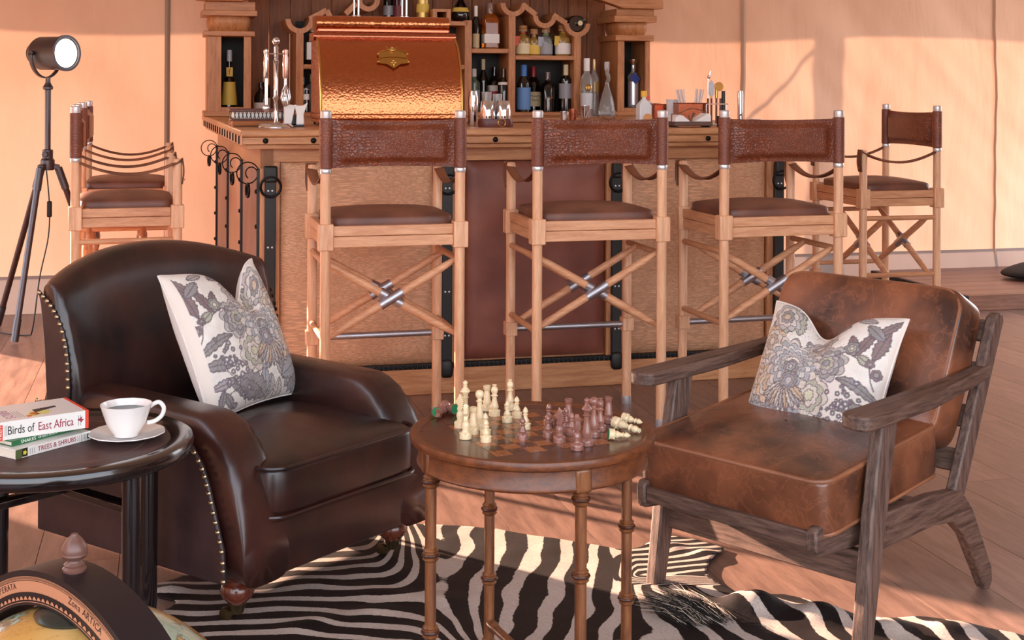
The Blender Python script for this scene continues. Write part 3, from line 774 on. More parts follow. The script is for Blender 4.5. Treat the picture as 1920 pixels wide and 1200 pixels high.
def spline(c, n=8):
    out = []
    for i in range(len(c) - 1):
        p0, p1, p2, p3 = c[max(i - 1, 0)], c[i], c[i + 1], c[min(i + 2, len(c) - 1)]
        for j in range(n):
            t = j / n; out.append(0.5 * ((2 * p1) + (p2 - p0) * t + (2 * p0 - 5 * p1 + 4 * p2 - p3) * t * t + (3 * p1 - p0 - 3 * p2 + p3) * t ** 3))
    return out + [c[-1]]
o = obj('power_cord', G().tube(spline(cp), 0.0035, 6), MT['black'], lp)
obj('cord_switch', G().box(0.009, 0.033, -0.042, -0.022, 0.60, 0.68), MT['black'], o, bevel=0.006)
# ================================================================== dark leather armchair (local x = forward, y = towards its left)
AF = math.atan2(-0.587, 0.81)
arm = thing('leather_armchair', 'dark brown leather armchair with brass nail trim and turned feet', 'armchair', (-0.48, 3.44, 0), AF)
AL, AS = MT['armleather'], MT['armleather_s']
def sg(x, p): return math.copysign(abs(x) ** p, x)
# base rail
obj('base', G().pillow((-0.255, 0.0, 0.185), (0.70, 0.66, 0.15), 0.16, 56, 16), AL, arm, sharp=0)
# arms: slab with a rolled top whose front falls in a curve
def arm_h(f):
    if f < -0.10: return 0.492 + 0.010 * (f + 0.1) * -1.5
    t = (f + 0.10) / 0.20; return 0.492 - 0.36 * (1 - math.sqrt(max(0, 1 - t ** 2.1)))
NA = 46
def arm_mesh(sd):
    def fn(u, v):
        f = -0.66 + 0.755 * (1 - (1 - u) ** 1.35); h = arm_h(f); zb = 0.112
        so, si = 0.345, 0.205
        a = v * 2 * PI
        cx = (so + si) / 2; hw = (so - si) / 2 + 0.002
        x = sg(math.cos(a), 0.5); z = sg(math.sin(a), 0.62)
        zc_, hh = (h + zb) / 2, (h - zb) / 2
        fl = 0.004 * smooth(0.3, 0.47, zc_ + z * hh)
        puck = 0.0035 * math.sin(u * 150) * smooth(0.72, 0.78, u) * smooth(0.95, 0.88, u) * smooth(0.2, 0.8, z) if z > 0 else 0
        return Vector((f, sd * (cx + x * (hw + fl)), zc_ + z * hh + puck))
    g = G().grid(fn, NA, 40, cv=True)
    n = 40; g.f.append(tuple(range(n))); g.f.append(tuple(range(NA * n, (NA + 1) * n)))
    return g
for sd in (-1, 1):
    o = obj('arm', arm_mesh(sd), AL, arm, sharp=0)
    # flat outside panel of the arm, edged with nails
    line = [(-0.66, 0.450), (-0.45, 0.452), (-0.25, 0.456), (-0.16, 0.458), (-0.112, 0.452), (-0.066, 0.424), (-0.029, 0.383), (-0.008, 0.339), (0.017, 0.27), (0.041, 0.20), (0.048, 0.122)]
    pl = line + [(-0.66, 0.115)]
    g = G().prism(pl, 0, 0.012, Matrix(((1,0,0,0),(0,0,sd,sd * 0.352),(0,1,0,0),(0,0,0,1))))
    obj('side_panel', g, AS, o, bevel=0.004)
    nm = None; acc = 0; P_ = [Vector((x, sd * 0.366, z)) for x, z in line]
    pts_ = spline(P_, 10)
    last = pts_[0]; 
    for q in pts_:
        if (q - last).length > 0.0175 or nm is None:
            last = q
            if nm is None: nm = obj('nail', G().lathe([(0.0066, 0), (0.0052, 0.003), (0.0028, 0.0048), (0, 0.0052)], 10, Rx(sd * -PI / 2)), MT['nail'], o); k_ = nm
            else: k_ = nm.copy(); C.objects.link(k_); k_.parent = o
            k_.location = q
# back: arched, leaning, rolled at its edges
def back_mesh():
    NU, NV = 44, 44
    def fn(u, v):
        s = -1 + 2 * u; k = 1 - abs(s) ** 2.2
        ztop = 0.752 + 0.076 * (1 - s * s); zb = 0.25
        a = v * 2 * PI; x = sg(math.cos(a), 0.55); z = sg(math.sin(a), 0.85)
        zc_, hh = (ztop + zb) / 2, (ztop - zb) / 2
        Z = zc_ + z * hh; tt = (Z - 0.25) / 0.58
        thick = (0.055 + 0.02 * smooth(0.6, 1.0, tt)) * (0.72 + 0.28 * (1 - abs(s) ** 9) ** 0.5)
        fc = -0.545 - 0.145 * tt + 0.055 * abs(s) ** 2.5 * smooth(0.1, 0.5, tt)
        wdt = 0.352 + 0.012 * smooth(0.4, 1, tt)
        pl = 0.0
        if x > 0.2 and abs(s) > 0.80: pl = 0.0022 * math.sin(Z * 95 + s * 20) * smooth(0.8, 0.9, abs(s))
        return Vector((fc + x * (thick + pl), s * wdt, Z))
    g = G().grid(fn, NU, NV, cv=True)
    g.f.append(tuple(range(NV))); g.f.append(tuple(range(NU * NV, (NU + 1) * NV)))
    return g
bk = obj('backrest', back_mesh(), AL, arm, sharp=0)
for sd in (-1, 1):
    line = [(-0.650, 0.730), (-0.612, 0.709), (-0.578, 0.678), (-0.555, 0.643), (-0.540, 0.602), (-0.532, 0.56), (-0.528, 0.50)]
    pl = line + [(-0.53, 0.455), (-0.62, 0.455), (-0.632, 0.60), (-0.648, 0.70), (-0.662, 0.738)]
    obj('wing_panel', G().prism(pl, 0, 0.008, Matrix(((1,0,0,0),(0,0,sd,sd * 0.358),(0,1,0,0),(0,0,0,1)))), AS, bk, bevel=0.003)
    nm = None; last = None
    for q in spline([Vector((x, sd * 0.368, z)) for x, z in line], 10):
        if last is None or (q - last).length > 0.0175:
            last = q
            if nm is None: nm = obj('nail', G().lathe([(0.0066, 0), (0.0052, 0.003), (0.0028, 0.0048), (0, 0.0052)], 10, Rx(sd * -PI / 2)), MT['nail'], bk); k_ = nm
            else: k_ = nm.copy(); C.objects.link(k_); k_.parent = bk
            k_.location = q
# seat cushion with piping
sc_ = obj('seat_cushion', G().pillow((-0.155, 0.0, 0.315), (0.53, 0.535, 0.135), 0.22, 64, 20, (0.040, 0)), AL, arm, sharp=0)
def rrect(x0, x1, y0, y1, r, z, n=8):
    out = []
    for cx, cy, a0 in ((x1 - r, y1 - r, 0), (x0 + r, y1 - r, PI / 2), (x0 + r, y0 + r, PI), (x1 - r, y0 + r, 1.5 * PI)):
        for i in range(n + 1):
            t = a0 + PI / 2 * i / n; out.append(Vector((cx + r * math.cos(t), cy + r * math.sin(t), z)))
    return out
for z in (0.372, 0.258):
    obj('piping', G().tube(rrect(-0.415, 0.108, -0.265, 0.265, 0.05, z), 0.0055, 8, closed=True), AL, sc_)
# turned front feet on brass castors, plain rear legs
MT['footwood'] = wood('turned_foot_wood', (112, 52, 32), (70, 30, 20), (6, 6, 2), 0.22, 2.0, coat=0.6)
for sd in (-1, 1):
    c = (0.0, sd * 0.2785, 0)
    o = obj('front_foot', G().lathe([(0.018, 0.045), (0.024, 0.052), (0.036, 0.064), (0.041, 0.078), (0.036, 0.094), (0.028, 0.102), (0.034, 0.106), (0.038, 0.112), (0.038, 0.122)], 24, None, c), MT['footwood'], arm)
    ob = obj('castor', G().lathe([(0.013, 0.024), (0.015, 0.028), (0.020, 0.046), (0.022, 0.050)], 16, None, c).cyl((0.0 - 0.005, c[1] - 0.012, 0.026), (-0.022, c[1] - 0.010, 0.018), 0.006), MT['brassdark'] if 'brassdark' in MT else P('castor_bronze', (84, 70, 48), 0.35, metal=0.8), o)
    obj('castor_wheel', G().lathe([(0.004, -0.007), (0.0165, -0.006), (0.0175, 0), (0.0165, 0.006), (0.004, 0.007)], 18, T(-0.026, c[1] - 0.012, 0.0178) @ Rx(PI / 2)), P('castor_bronze', (84, 70, 48), 0.35), o)
    obj('rear_leg', G().tube([(-0.60, sd * 0.27, 0.13), (-0.64, sd * 0.27, 0.0)], [0.030, 0.022], 4), MT['footwood'], arm)

# ================================================================== slatted oak armchair (local x = forward, y = towards its left)
LF = math.atan2(-0.70, -0.71)
lc = thing('wooden_lounge_chair', 'low dark oak lounge chair with chestnut leather cushions', 'armchair', (0.58, 3.2585, 0), LF)
OK_, OV = MT['darkoak'], MT['darkoak_v']
hw = 0.2965
def xz_prism(pl, y0, y1):
    return G().prism(pl, y0, y1, Matrix(((1,0,0,0),(0,0,1,0),(0,1,0,0),(0,0,0,1))))
for sd in (-1, 1):
    y0, y1 = sd * hw - 0.016, sd * hw + 0.016
    obj('front_leg', xz_prism([(0.022, 0.0), (-0.022, 0.0), (-0.135, 0.528), (-0.065, 0.528), (-0.02, 0.31)], y0, y1), OV, lc, bevel=0.005)
    # side rail running into the raked rear foot
    obj('rear_leg', xz_prism([(-0.045, 0.222), (-0.075, 0.305), (-0.30, 0.300), (-0.44, 0.285), (-0.50, 0.225), (-0.602, 0.055), (-0.606, 0.02), (-0.590, 0.0), (-0.572, 0.004), (-0.46, 0.165), (-0.40, 0.212), (-0.30, 0.225)], y0 + 0.001, y1 - 0.001), OK_, lc, bevel=0.005)
    obj('back_post', xz_prism([(-0.395, 0.262), (-0.455, 0.262), (-0.665, 0.672), (-0.660, 0.690), (-0.640, 0.695), (-0.616, 0.685)], y0 + 0.002, y1 - 0.002), OV, lc, bevel=0.005)
    # arm: paddle, wide at the front
    n = 10; pl = []
    for i in range(n + 1):
        t = -PI / 2 + PI * i / n; pl.append((0.035 + 0.028 * math.cos(t), sd * (hw + 0.012) + 0.038 * math.sin(t)))
    pl += [(-0.25, sd * (hw + 0.012) + 0.036), (-0.45, sd * (hw + 0.006) + 0.024), (-0.585, sd * hw + 0.018), (-0.585, sd * hw - 0.018), (-0.45, sd * (hw + 0.006) - 0.024), (-0.25, sd * (hw + 0.012) - 0.034)]
    g = G().prism(pl, 0.520, 0.554, T(0, 0, 0)); g.v = [(x, y, z + 0.018 * smooth(-0.3, -0.6, x) - 0.004 * smooth(-0.1, 0.05, x)) for x, y, z in g.v]
    obj('armrest', g, OK_, lc, bevel=0.006, seg=3)
MT['oak_cross'] = wood('dark_oak_cross', (112, 86, 74), (62, 44, 38), (9, 0.8, 9), 0.5, 2.0, (0.36, 0.62), 0.4, 0.0, 0, 12.0)
obj('apron', G().box(-0.062, -0.034, -hw, hw, 0.142, 0.218), MT['oak_cross'], lc, bevel=0.004)
# seat frame: two rounded runners, a front rail and slats
for sd in (-1, 1):
    obj('seat_runner', xz_prism([(0.112, 0.236), (0.122, 0.246), (0.124, 0.290), (0.115, 0.302), (0.09, 0.302), (-0.44, 0.262), (-0.44, 0.205), (0.06, 0.230)], sd * 0.245 - 0.013, sd * 0.245 + 0.013), OK_, lc, bevel=0.005)
obj('front_rail', G().box(0.095, 0.118, -0.232, 0.232, 0.252, 0.288), MT['oak_cross'], lc, bevel=0.004)
sl = None
for k in range(6):
    x = 0.02 - k * 0.085; z = 0.283 - k * 0.0095
    if sl is None: sl = obj('seat_slat', G().box(-0.022, 0.022, -0.232, 0.232, -0.007, 0.007), MT['oak_cross'], lc, bevel=0.003); q = sl
    else: q = sl.copy(); C.objects.link(q); q.parent = lc
    q.location = (x, 0, z)
sl = None
for k in range(4):
    t = 0.18 + k * 0.24; x = -0.43 - 0.21 * t; z = 0.27 + 0.42 * t
    if sl is None: sl = obj('back_slat', G().box(-0.009, 0.009, -hw + 0.014, hw - 0.014, -0.028, 0.028), MT['oak_cross'], lc, bevel=0.003); q = sl
    else: q = sl.copy(); C.objects.link(q); q.parent = lc
    q.location = (x, 0, z); q.rotation_euler = (0, -0.46, 0)
TL_ = MT['tanleather']
Ms = T(-0.150, 0, 0.362) @ Ry(0.09)
c1 = obj('seat_cushion', G().pillow((0, 0, 0), (0.52, 0.545, 0.132), 0.12, 68, 22, (0.022, 0.0), Ms), TL_, lc, sharp=0)
MT['piping_tan'] = leather('piping_leather', (120, 74, 50), (156, 100, 70), 0.4)
for z in (0.060, -0.060):
    obj('piping', G().tube([Ms @ p for p in rrect(-0.257, 0.257, -0.269, 0.269, 0.045, z)], 0.0055, 8, closed=True), MT['piping_tan'], c1)
Mb = T(-0.505, 0, 0.560) @ Ry(-0.46)
c2 = obj('back_cushion', G().pillow((0, 0, 0), (0.135, 0.545, 0.40), 0.20, 52, 30, (0, 0), Mb), TL_, lc, sharp=0)
g = G()
def brr(x, y1, z1, r, n=8):
    return [Mb @ Vector((x, p.x, p.y)) for p in rrect(-y1, y1, -z1, z1, r, 0, n)]
for x in (0.055, -0.055):
    obj('piping', G().tube(brr(x, 0.262, 0.190, 0.055), 0.0055, 8, closed=True), MT['piping_tan'], c2)
# ================================================================== chess table
TCX, TCY, TZ, TR = 0.046, 2.85, 0.555, 0.257
ct = thing('chess_table', 'round mahogany chess table on bamboo-turned legs', 'table', (TCX, TCY, 0))
MT['apron_wood'] = wood('table_apron', (120, 64, 28), (80, 38, 17), (4, 4, 8), 0.4, 1.0, (0.35, 0.66), 0.05, 0.12)
obj('rim', G().lathe([(TR - 0.022, 0.546), (TR - 0.022, 0.5505), (TR - 0.017, 0.5525), (TR - 0.010, 0.555), (TR - 0.003, 0.553), (TR, 0.546), (TR - 0.002, 0.538), (TR - 0.012, 0.533), (TR - 0.022, 0.533)], 96), MT['apron_wood'], ct)
obj('top', G().lathe([(0, 0.5345), (TR - 0.021, 0.5345), (TR - 0.021, 0.5495), (0, 0.5495)], 96), MT['mahog'], ct)
obj('apron', G().lathe([(TR - 0.030, 0.490), (TR - 0.018, 0.490), (TR - 0.015, 0.494), (TR - 0.018, 0.498), (TR - 0.019, 0.533), (TR - 0.030, 0.533)], 96), MT['apron_wood'], ct)
for k in range(4):
    a = math.radians(204 + 90 * k); c = Vector((0.226 * math.cos(a), 0.226 * math.sin(a), 0))
    r = 0.0125
    prof = [(r * 0.9, 0), (r, 0.005)]
    for z in (0.020, 0.167, 0.323, 0.472):
        prof += [(r * 0.93, z - 0.014), (r * 1.15, z - 0.012), (r * 1.35, z - 0.009), (r * 1.05, z - 0.0055), (r * 1.4, z - 0.002), (r * 1.4, z + 0.002), (r * 1.05, z + 0.0055), (r * 1.3, z + 0.009), (r * 1.1, z + 0.012), (r * 0.93, z + 0.014)]
    prof = [p for p in prof if p[1] >= 0 and p[1] < 0.487] + [(r, 0.487), (r, 0.492)]
    prof.sort(key=lambda p: p[1])
    o = obj('leg', G().lathe(prof, 20, None, c), MT['mahog_v'], ct)
    obj('leg_block', G().box(-0.018, 0.018, -0.016, 0.016, 0.486, 0.534, T(c.x, c.y, 0) @ Rz(a + PI / 2)), MT['mahog_v'], o, bevel=0.006, seg=3)
    for z in (0.167, 0.323, 0.472):
        obj('leg_ring', G().torus((c.x, c.y, z), r * 1.28, 0.0035, (0, 0, 1), 20, 6), MT['mahog_dark'], o)
for k in range(2):
    a = math.radians(204 + 90 * k); v = Vector((0.226 * math.cos(a), 0.226 * math.sin(a), 0.066 + 0.0 * k))
    u = Vector((-v.x, -v.y, v.z)); n_ = 7
    pts_ = [v.lerp(u, i / 20) for i in range(21)]
    obj('stretcher', G().tube(pts_, [0.010 + 0.003 * (i in (1, 19)) for i in range(21)], 12), MT['mahog_v'], ct)
BA = math.radians(24); SQ = 0.0365
sq = {}
for i in range(8):
    for j in range(8):
        key = (i + j) % 2
        if key not in sq: sq[key] = obj('board_square', G().box(-SQ / 2 + 0.0002, SQ / 2 - 0.0002, -SQ / 2 + 0.0002, SQ / 2 - 0.0002, 0.5485, 0.5500), MT['sq_dark'] if key else MT['sq_light'], ct); o = sq[key]
        else: o = sq[key].copy(); C.objects.link(o); o.parent = ct
        p = Rz(BA) @ Vector(((i - 3.5) * SQ, (j - 3.5) * SQ, 0)); o.location = p; o.rotation_euler = (0, 0, BA + (PI / 2 if (i * 3 + j) % 3 == 0 else 0))
ZB = 0.5502
# ---- chess pieces
def base_prof(R): return [(R, 0), (R, 0.004), (R * 0.96, 0.0065), (R * 0.99, 0.009), (R * 0.78, 0.0125), (R * 0.62, 0.0145)]
def body(R, neck, z0, z1): 
    L = z1 - z0
    return [(R * 0.60, z0), (R * 0.70, z0 + L * 0.12), (R * 0.72, z0 + L * 0.25), (R * 0.55, z0 + L * 0.45), (neck, z0 + L * 0.8), (neck, z1)]
def piece_prof(k):
    if k == 'pawn': R = 0.0112; return base_prof(R) + body(R, 0.0042, 0.0145, 0.029) + [(0.0062, 0.030), (0.0042, 0.0315), (0.0040, 0.0335), (0.0058, 0.0355), (0.0060, 0.0375), (0.0035, 0.043), (0, 0.0475)]
    if k == 'rook': R = 0.0128; return base_prof(R) + [(R * 0.70, 0.015), (R * 0.74, 0.020), (R * 0.58, 0.024), (R * 0.62, 0.027), (R * 0.55, 0.0285), (R * 0.58, 0.032), (R * 0.5, 0.0335), (R * 0.53, 0.037), (R * 0.45, 0.0385), (R * 0.48, 0.042), (R * 0.45, 0.044), (R * 0.62, 0.046), (R * 0.64, 0.055), (R * 0.44, 0.055), (R * 0.42, 0.050), (0, 0.050)]
    if k == 'bishop': R = 0.0128; return base_prof(R) + body(R, 0.0048, 0.0145, 0.042) + [(0.0082, 0.0435), (0.0055, 0.0455), (0.0050, 0.048), (0.0072, 0.052), (0.0078, 0.056), (0.0060, 0.061), (0.0036, 0.0635), (0.0052, 0.0665), (0.0040, 0.068), (0, 0.0672)]
    if k == 'queen': R = 0.0138; return base_prof(R) + body(R, 0.0052, 0.0145, 0.056) + [(0.0080, 0.0575), (0.0052, 0.0595), (0.0050, 0.064), (0.0085, 0.067), (0.0092, 0.072), (0.0082, 0.077), (0.0045, 0.0805), (0, 0.0815)]
    if k == 'king': R = 0.0142; return base_prof(R) + body(R, 0.0056, 0.0145, 0.058) + [(0.0080, 0.0595), (0.0056, 0.0615), (0.0062, 0.066), (0.0108, 0.072), (0.0100, 0.0738), (0.0052, 0.0795), (0.0034, 0.083), (0.0056, 0.0845), (0.0034, 0.0862), (0.0055, 0.089), (0.0052, 0.0915), (0, 0.0965)]
    if k == 'knight': R = 0.0130; return base_prof(R) + [(R * 0.5, 0.017), (R * 0.66, 0.024), (R * 0.6, 0.030), (R * 0.36, 0.035), (R * 0.42, 0.037), (0, 0.038)]
proto = {}
kinds = {'pawn': 'chess_pawn', 'rook': 'chess_rook', 'bishop': 'chess_bishop', 'queen': 'chess_queen', 'king': 'chess_king', 'knight': 'chess_knight'}
def make_piece(k, white):
    mt = MT['ivory'] if white else MT['rosewood']
    t = thing(kinds[k], '', 'chess piece')
    fl_ = (0.03, 8) if k in ('king', 'queen', 'bishop') else None
    b = obj('body', G().lathe(piece_prof(k), 24), mt, t, sharp=50)
    R = {'pawn': .0112, 'rook': .0128, 'bishop': .0128, 'queen': .0138, 'king': .0142, 'knight': .0130}[k]
    obj('felt_pad', G().lathe([(0, -0.0004), (R * 0.93, -0.0004), (R * 0.93, 0.0004), (0, 0.0004)], 20), MT['felt'], t)
    g = G(); n = 8
    for i in range(n):
        a = 2 * PI * i / n; g.pillow((R * 0.86 * math.cos(a), R * 0.86 * math.sin(a), 0.0105), (0.0045, 0.0045, 0.0045), 1, 8, 6)
    obj('bead_ring', g, mt, t)
    if k == 'knight':
        hd = [(-0.004, 0.034), (0.0045, 0.034), (0.006, 0.040), (0.0035, 0.046), (0.0075, 0.050), (0.0105, 0.052), (0.0108, 0.055), (0.006, 0.060), (0.0025, 0.066), (0.0015, 0.071), (-0.001, 0.067), (-0.0045, 0.064), (-0.0085, 0.056), (-0.0095, 0.048), (-0.007, 0.040)]
        o = obj('horse_head', G().prism(hd, -0.0045, 0.0045, Matrix(((1,0,0,0),(0,0,1,0),(0,1,0,0),(0,0,0,1)))), mt, t, bevel=0.0012)
        g = G()
        for i in range(6):
            z = 0.040 + i * 0.0042; x = -0.0082 - 0.0012 * math.sin(i / 5 * PI)
            g.bar((x, 0, z), (x - 0.0012, 0.0055, z + 0.004), 0.003, 0.0022); g.bar((x, 0, z), (x - 0.0012, -0.0055, z + 0.004), 0.003, 0.0022)
        obj('mane', g, mt, t)
    return t
def piece(k, white, px, py, rz, lab, lie=None, z=ZB):
    key = (k, white)
    if key not in proto: proto[key] = make_piece(k, white); t = proto[key]
    else: t = dup(proto[key])
    t['label'] = lab; t['group'] = ('ivory' if white else 'dark wood') + ' chess pieces on the round table'
    p = at_z(px, py, ZB)
    t.location = p; t.rotation_euler = (0, 0, rz)
    if lie is not None:
        R = {'pawn': .0112, 'rook': .0128, 'bishop': .0128, 'queen': .0138, 'king': .0142, 'knight': .0130}[k]
        q = Rz(lie) @ Ry(PI / 2 + 0.10) @ Rz(rz); t.rotation_euler = q.to_euler(); t.location = p + Vector((0, 0, R + (z - ZB) + 0.0004))
    return t
Wp = [('king', 872, 797, 0, 'ivory king, the tallest light piece, at the left of the board'),
      ('knight', 863, 801, 2.6, 'ivory knight standing leftmost, close beside the ivory king'),
      ('knight', 873, 822, -1.6, 'ivory knight in front of the ivory king, nearest the left table edge'),
      ('rook', 887, 813, 0, 'ivory rook just right of the ivory king, among the left cluster'),
      ('queen', 899, 803, 0, 'ivory queen with a plain round head, between two ivory rooks'),
      ('rook', 913, 769, 0, 'ivory rook at the back, behind the ivory queen'),
      ('bishop', 927, 779, 0, 'ivory bishop with a flared tip beside the rear ivory rook'),
      ('bishop', 956, 768, 0, 'ivory bishop standing farthest back, behind two ivory pawns'),
      ('pawn', 951, 791, 0, 'ivory pawn right in front of the farthest ivory bishop'),
      ('pawn', 969, 783, 0, 'ivory pawn to the right of the farthest ivory bishop'),
      ('pawn', 985, 804, 0, 'ivory pawn partly behind a lone dark pawn at mid-board'),
      ('pawn', 910, 816, 0, 'ivory pawn hidden behind the frontmost ivory pawn'),
      ('pawn', 911, 828, 0, 'frontmost ivory pawn standing alone before the ivory queen')]
Bp = [('pawn', 980, 824, 0, 'dark wood pawn standing alone in the middle of the board'),
      ('pawn', 1029, 797, 0, 'dark wood pawn behind another dark pawn, left of the dark knight'),
      ('pawn', 1028, 819, 0, 'dark wood pawn nearest the left of the dark group, in front of its twin'),
      ('knight', 1049, 829, 2.9, 'dark wood knight showing its smooth side, facing left'),
      ('rook', 1066, 796, 0, 'dark wood rook at the back, behind two dark pawns'),
      ('pawn', 1061, 804, 0, 'dark wood pawn right in front of the rear dark rook'),
      ('pawn', 1072, 815, 0, 'dark wood pawn between the two dark knights'),
      ('knight', 1082, 843, 1.7, 'frontmost dark wood knight turned away, braided mane towards the viewer'),
      ('king', 1100, 834, 0, 'dark wood king, the tallest dark piece, behind the frontmost knight'),
      ('queen', 1113, 818, 0, 'dark wood queen with a round head, right of the dark king'),
      ('bishop', 1125, 807, 0, 'dark wood bishop just behind the dark queen'),
      ('rook', 1141, 792, 0, 'dark wood rook at the right end of the dark group')]
for k, x, y, r, lab in Wp: piece(k, True, x, y, r, lab)
for k, x, y, r, lab in Bp: piece(k, False, x, y, r, lab)
piece('pawn', True, 1141, 824, 0, 'fallen ivory pawn showing its green felt base, right of the dark pieces', lie=0.10)
piece('bishop', True, 1152, 803, 0, 'fallen ivory bishop lying behind the felt-showing pawn', lie=-0.75)
piece('pawn', True, 1168, 793, 0, 'fallen ivory pawn nearest the right table edge', lie=-0.55)
piece('pawn', False, 853, 777, 0, 'fallen dark pawn showing its green felt base, at the left table edge', lie=2.35)
piece('knight', False, 834, 772, 0, 'fallen dark knight lying at the left table edge', lie=-1.75)
piece('pawn', False, 818, 783, 0, 'fallen dark pawn leftmost on the table, beside the fallen knight', lie=1.1)

# ================================================================== side table with books and a coffee cup
SX, SY, SZ = -0.997, 2.9915, 0.4916; SR_ = 0.2934
stb = thing('side_table', 'round espresso wood side table with leather inset top', 'table', (SX, SY, 0))
obj('rim', G().lathe([(SR_ - 0.052, 0.428), (SR_ - 0.052, 0.4545), (SR_ - 0.046, 0.4605), (SR_ - 0.036, 0.463), (SR_ - 0.012, 0.463), (SR_ - 0.003, 0.459), (SR_, 0.452), (SR_, 0.440), (SR_ - 0.004, 0.432), (SR_ - 0.012, 0.428)], 96), MT['espresso'], stb)
obj('top', G().lathe([(0, 0.430), (SR_ - 0.051, 0.430), (SR_ - 0.051, 0.4548), (0, 0.4548)], 96), MT['tableleather'], stb)
obj('stitch_line', G().torus((0, 0, 0.4549), 0.19, 0.0006, (0, 0, 1), 80, 4), P('stitch', (120, 84, 60), 0.8), stb)
la = [math.radians(a) for a in (50, -33, -130, 140)]
lpos = [Vector((0.24 * math.cos(a), 0.24 * math.sin(a), 0)) for a in la]
for p in lpos: obj('leg', G().lathe([(0.017, 0), (0.019, 0.004), (0.021, 0.4575)], 20, None, p), MT['espresso'], stb)
for i, j in ((1, 3), (0, 2)):
    a, b = lpos[i] + Vector((0, 0, 0.352)), lpos[j] + Vector((0, 0, 0.352))
    obj('stretcher', G().bar(a, b, 0.030, 0.022), MT['espresso'], stb, bevel=0.007, seg=3)
for o_ in stb.children:
    if o_.name.split('.')[0] in ('rim', 'top', 'stitch_line', 'stretcher'): o_.location.z = 0.0286
ZT = 0.4838
# saucer and cup
sc0 = at_z(238, 823, ZT)
o = obj('saucer', G().lathe([(0.030, 0), (0.036, 0.001), (0.050, 0.0055), (0.078, 0.0125), (0.086, 0.016), (0.085, 0.0178), (0.076, 0.0155), (0.048, 0.0085), (0.034, 0.0055), (0.0, 0.0050)], 48, None, flute=(0.012, 12)), MT['porcelain']); o.location = sc0; o.scale = (0.965, 0.965, 0.965)
tag(o, 'white porcelain saucer with a scalloped rim under the cup', 'saucer')
cup = thing('coffee_cup', 'white porcelain cup of black coffee on its saucer', 'cup', sc0 + Vector((-0.003, 0.004, 0.0060)))
obj('bowl', G().lathe([(0.024, 0), (0.027, 0.001), (0.027, 0.004), (0.033, 0.012), (0.044, 0.030), (0.051, 0.050), (0.0585, 0.074), (0.0565, 0.0745), (0.049, 0.051), (0.041, 0.030), (0.028, 0.010), (0, 0.008)], 48, None, flute=(0.006, 12)), MT['porcelain'], cup, sharp=60); cup.scale = (0.965, 0.965, 0.965)
obj('coffee', G().lathe([(0, 0.0585), (0.0515, 0.0585), (0.0515, 0.0592), (0, 0.0592)], 40), MT['coffee'], cup)
hp = spline([Vector((0.052, 0, 0.064)), Vector((0.072, 0, 0.073)), Vector((0.084, 0, 0.060)), Vector((0.080, 0, 0.042)), Vector((0.064, 0, 0.030)), Vector((0.046, 0, 0.027))], 6)
h_ = obj('handle', G().tube([Rz(0.32) @ p for p in hp], 0.0052, 10), MT['porcelain'], cup, sharp=0)
# books: spine along local x, covers away from the spine along +y
def book(name, lab, p0, p1, W, Tk, cover, z, spine_label=None):
    d = Vector((p1.x - p0.x, p1.y - p0.y, 0)); L = d.length; rz = math.atan2(d.y, d.x)
    t = thing(name, lab, 'book', (p0.x, p0.y, z), rz, 'books stacked on the side table')
    c = 0.0016
    obj('pages', G().box(0.003, L - 0.003, 0.003, W - 0.003, c, Tk - c), MT['paper'], t)
    cv = obj('cover', G().box(0, L, 0, W, 0, c).box(0, L, 0, W, Tk - c, Tk).box(0, L, 0, c, c, Tk - c), cover, t, bevel=0.0006)
    return t, L, rz
def on_spine(x, z): return T(x, -0.0003, z) @ Rx(PI / 2)
b1a, b1b = at_z(29, 862, ZT), at_z(170, 824, ZT)
t3, L3, r3 = book('field_guide', 'white guide lettered TREES and SHRUBS at the bottom of the stack', b1a, b1b, 0.15, 0.0195, MT['white'], ZT)
def patch(parent, name, x0, x1, z0, z1, mat, y=-0.0004):
    return obj(name, G().box(x0, x1, y, 0.0, z0, z1), mat, parent)
GRN = P('guide_green', (72, 98, 62), 0.4)
patch(t3, 'spine_block', 0.0, 0.016, 0.0, 0.0195, P('guide_olive', (86, 98, 58), 0.4))
patch(t3, 'spine_photo', 0.016, 0.030, 0.002, 0.0195, P('guide_dark', (40, 42, 26), 0.4))
obj('flower_mark', G().lathe([(0.0045, 0), (0.0045, 0.0003), (0, 0.0003)], 10, T(0.023, -0.0004, 0.010) @ Rx(PI / 2), flute=(0.25, 5)), P('flower_yellow', (226, 204, 50), 0.5), t3)
RED = P('print_red', (150, 40, 62), 0.5); INK = P('print_ink', (36, 32, 34), 0.5); WHP = P('print_white', (232, 232, 226), 0.5)
text_mesh('TREES & SHRUBS', 0.0145, RED, 'spine_title', t3, on_spine(0.106, 0.0098), fit=0.100)
patch(t3, 'spine_rule', 0.170, 0.1706, 0.001, 0.0185, INK)
patch(t3, 'publisher_mark', 0.186, 0.198, 0.004, 0.0155, P('publisher_green', (30, 92, 66), 0.5))
text_mesh('S', 0.012, WHP, 'publisher_letter', t3, T(0.192, -0.0007, 0.0098) @ Rx(PI / 2))
for k, x in enumerate((0.036, 0.041, 0.047, 0.160, 0.165, 0.174, 0.179)): patch(t3, 'author_line', x, x + 0.0011, 0.004, 0.016, P('print_grey', (150, 146, 146), 0.6))
z2 = ZT + 0.0197
b2a, b2b = at_z(22, 838, z2), at_z(156, 803, z2)
t2, L2, r2 = book('field_guide', 'thin dark green guide lettered SNAKES in the middle of the stack', b2a, b2b, 0.145, 0.0115, P('cover_green', (38, 104, 62), 0.4), z2)
text_mesh('SNAKES', 0.0100, WHP, 'spine_title', t2, on_spine(0.042, 0.0058), fit=0.038)
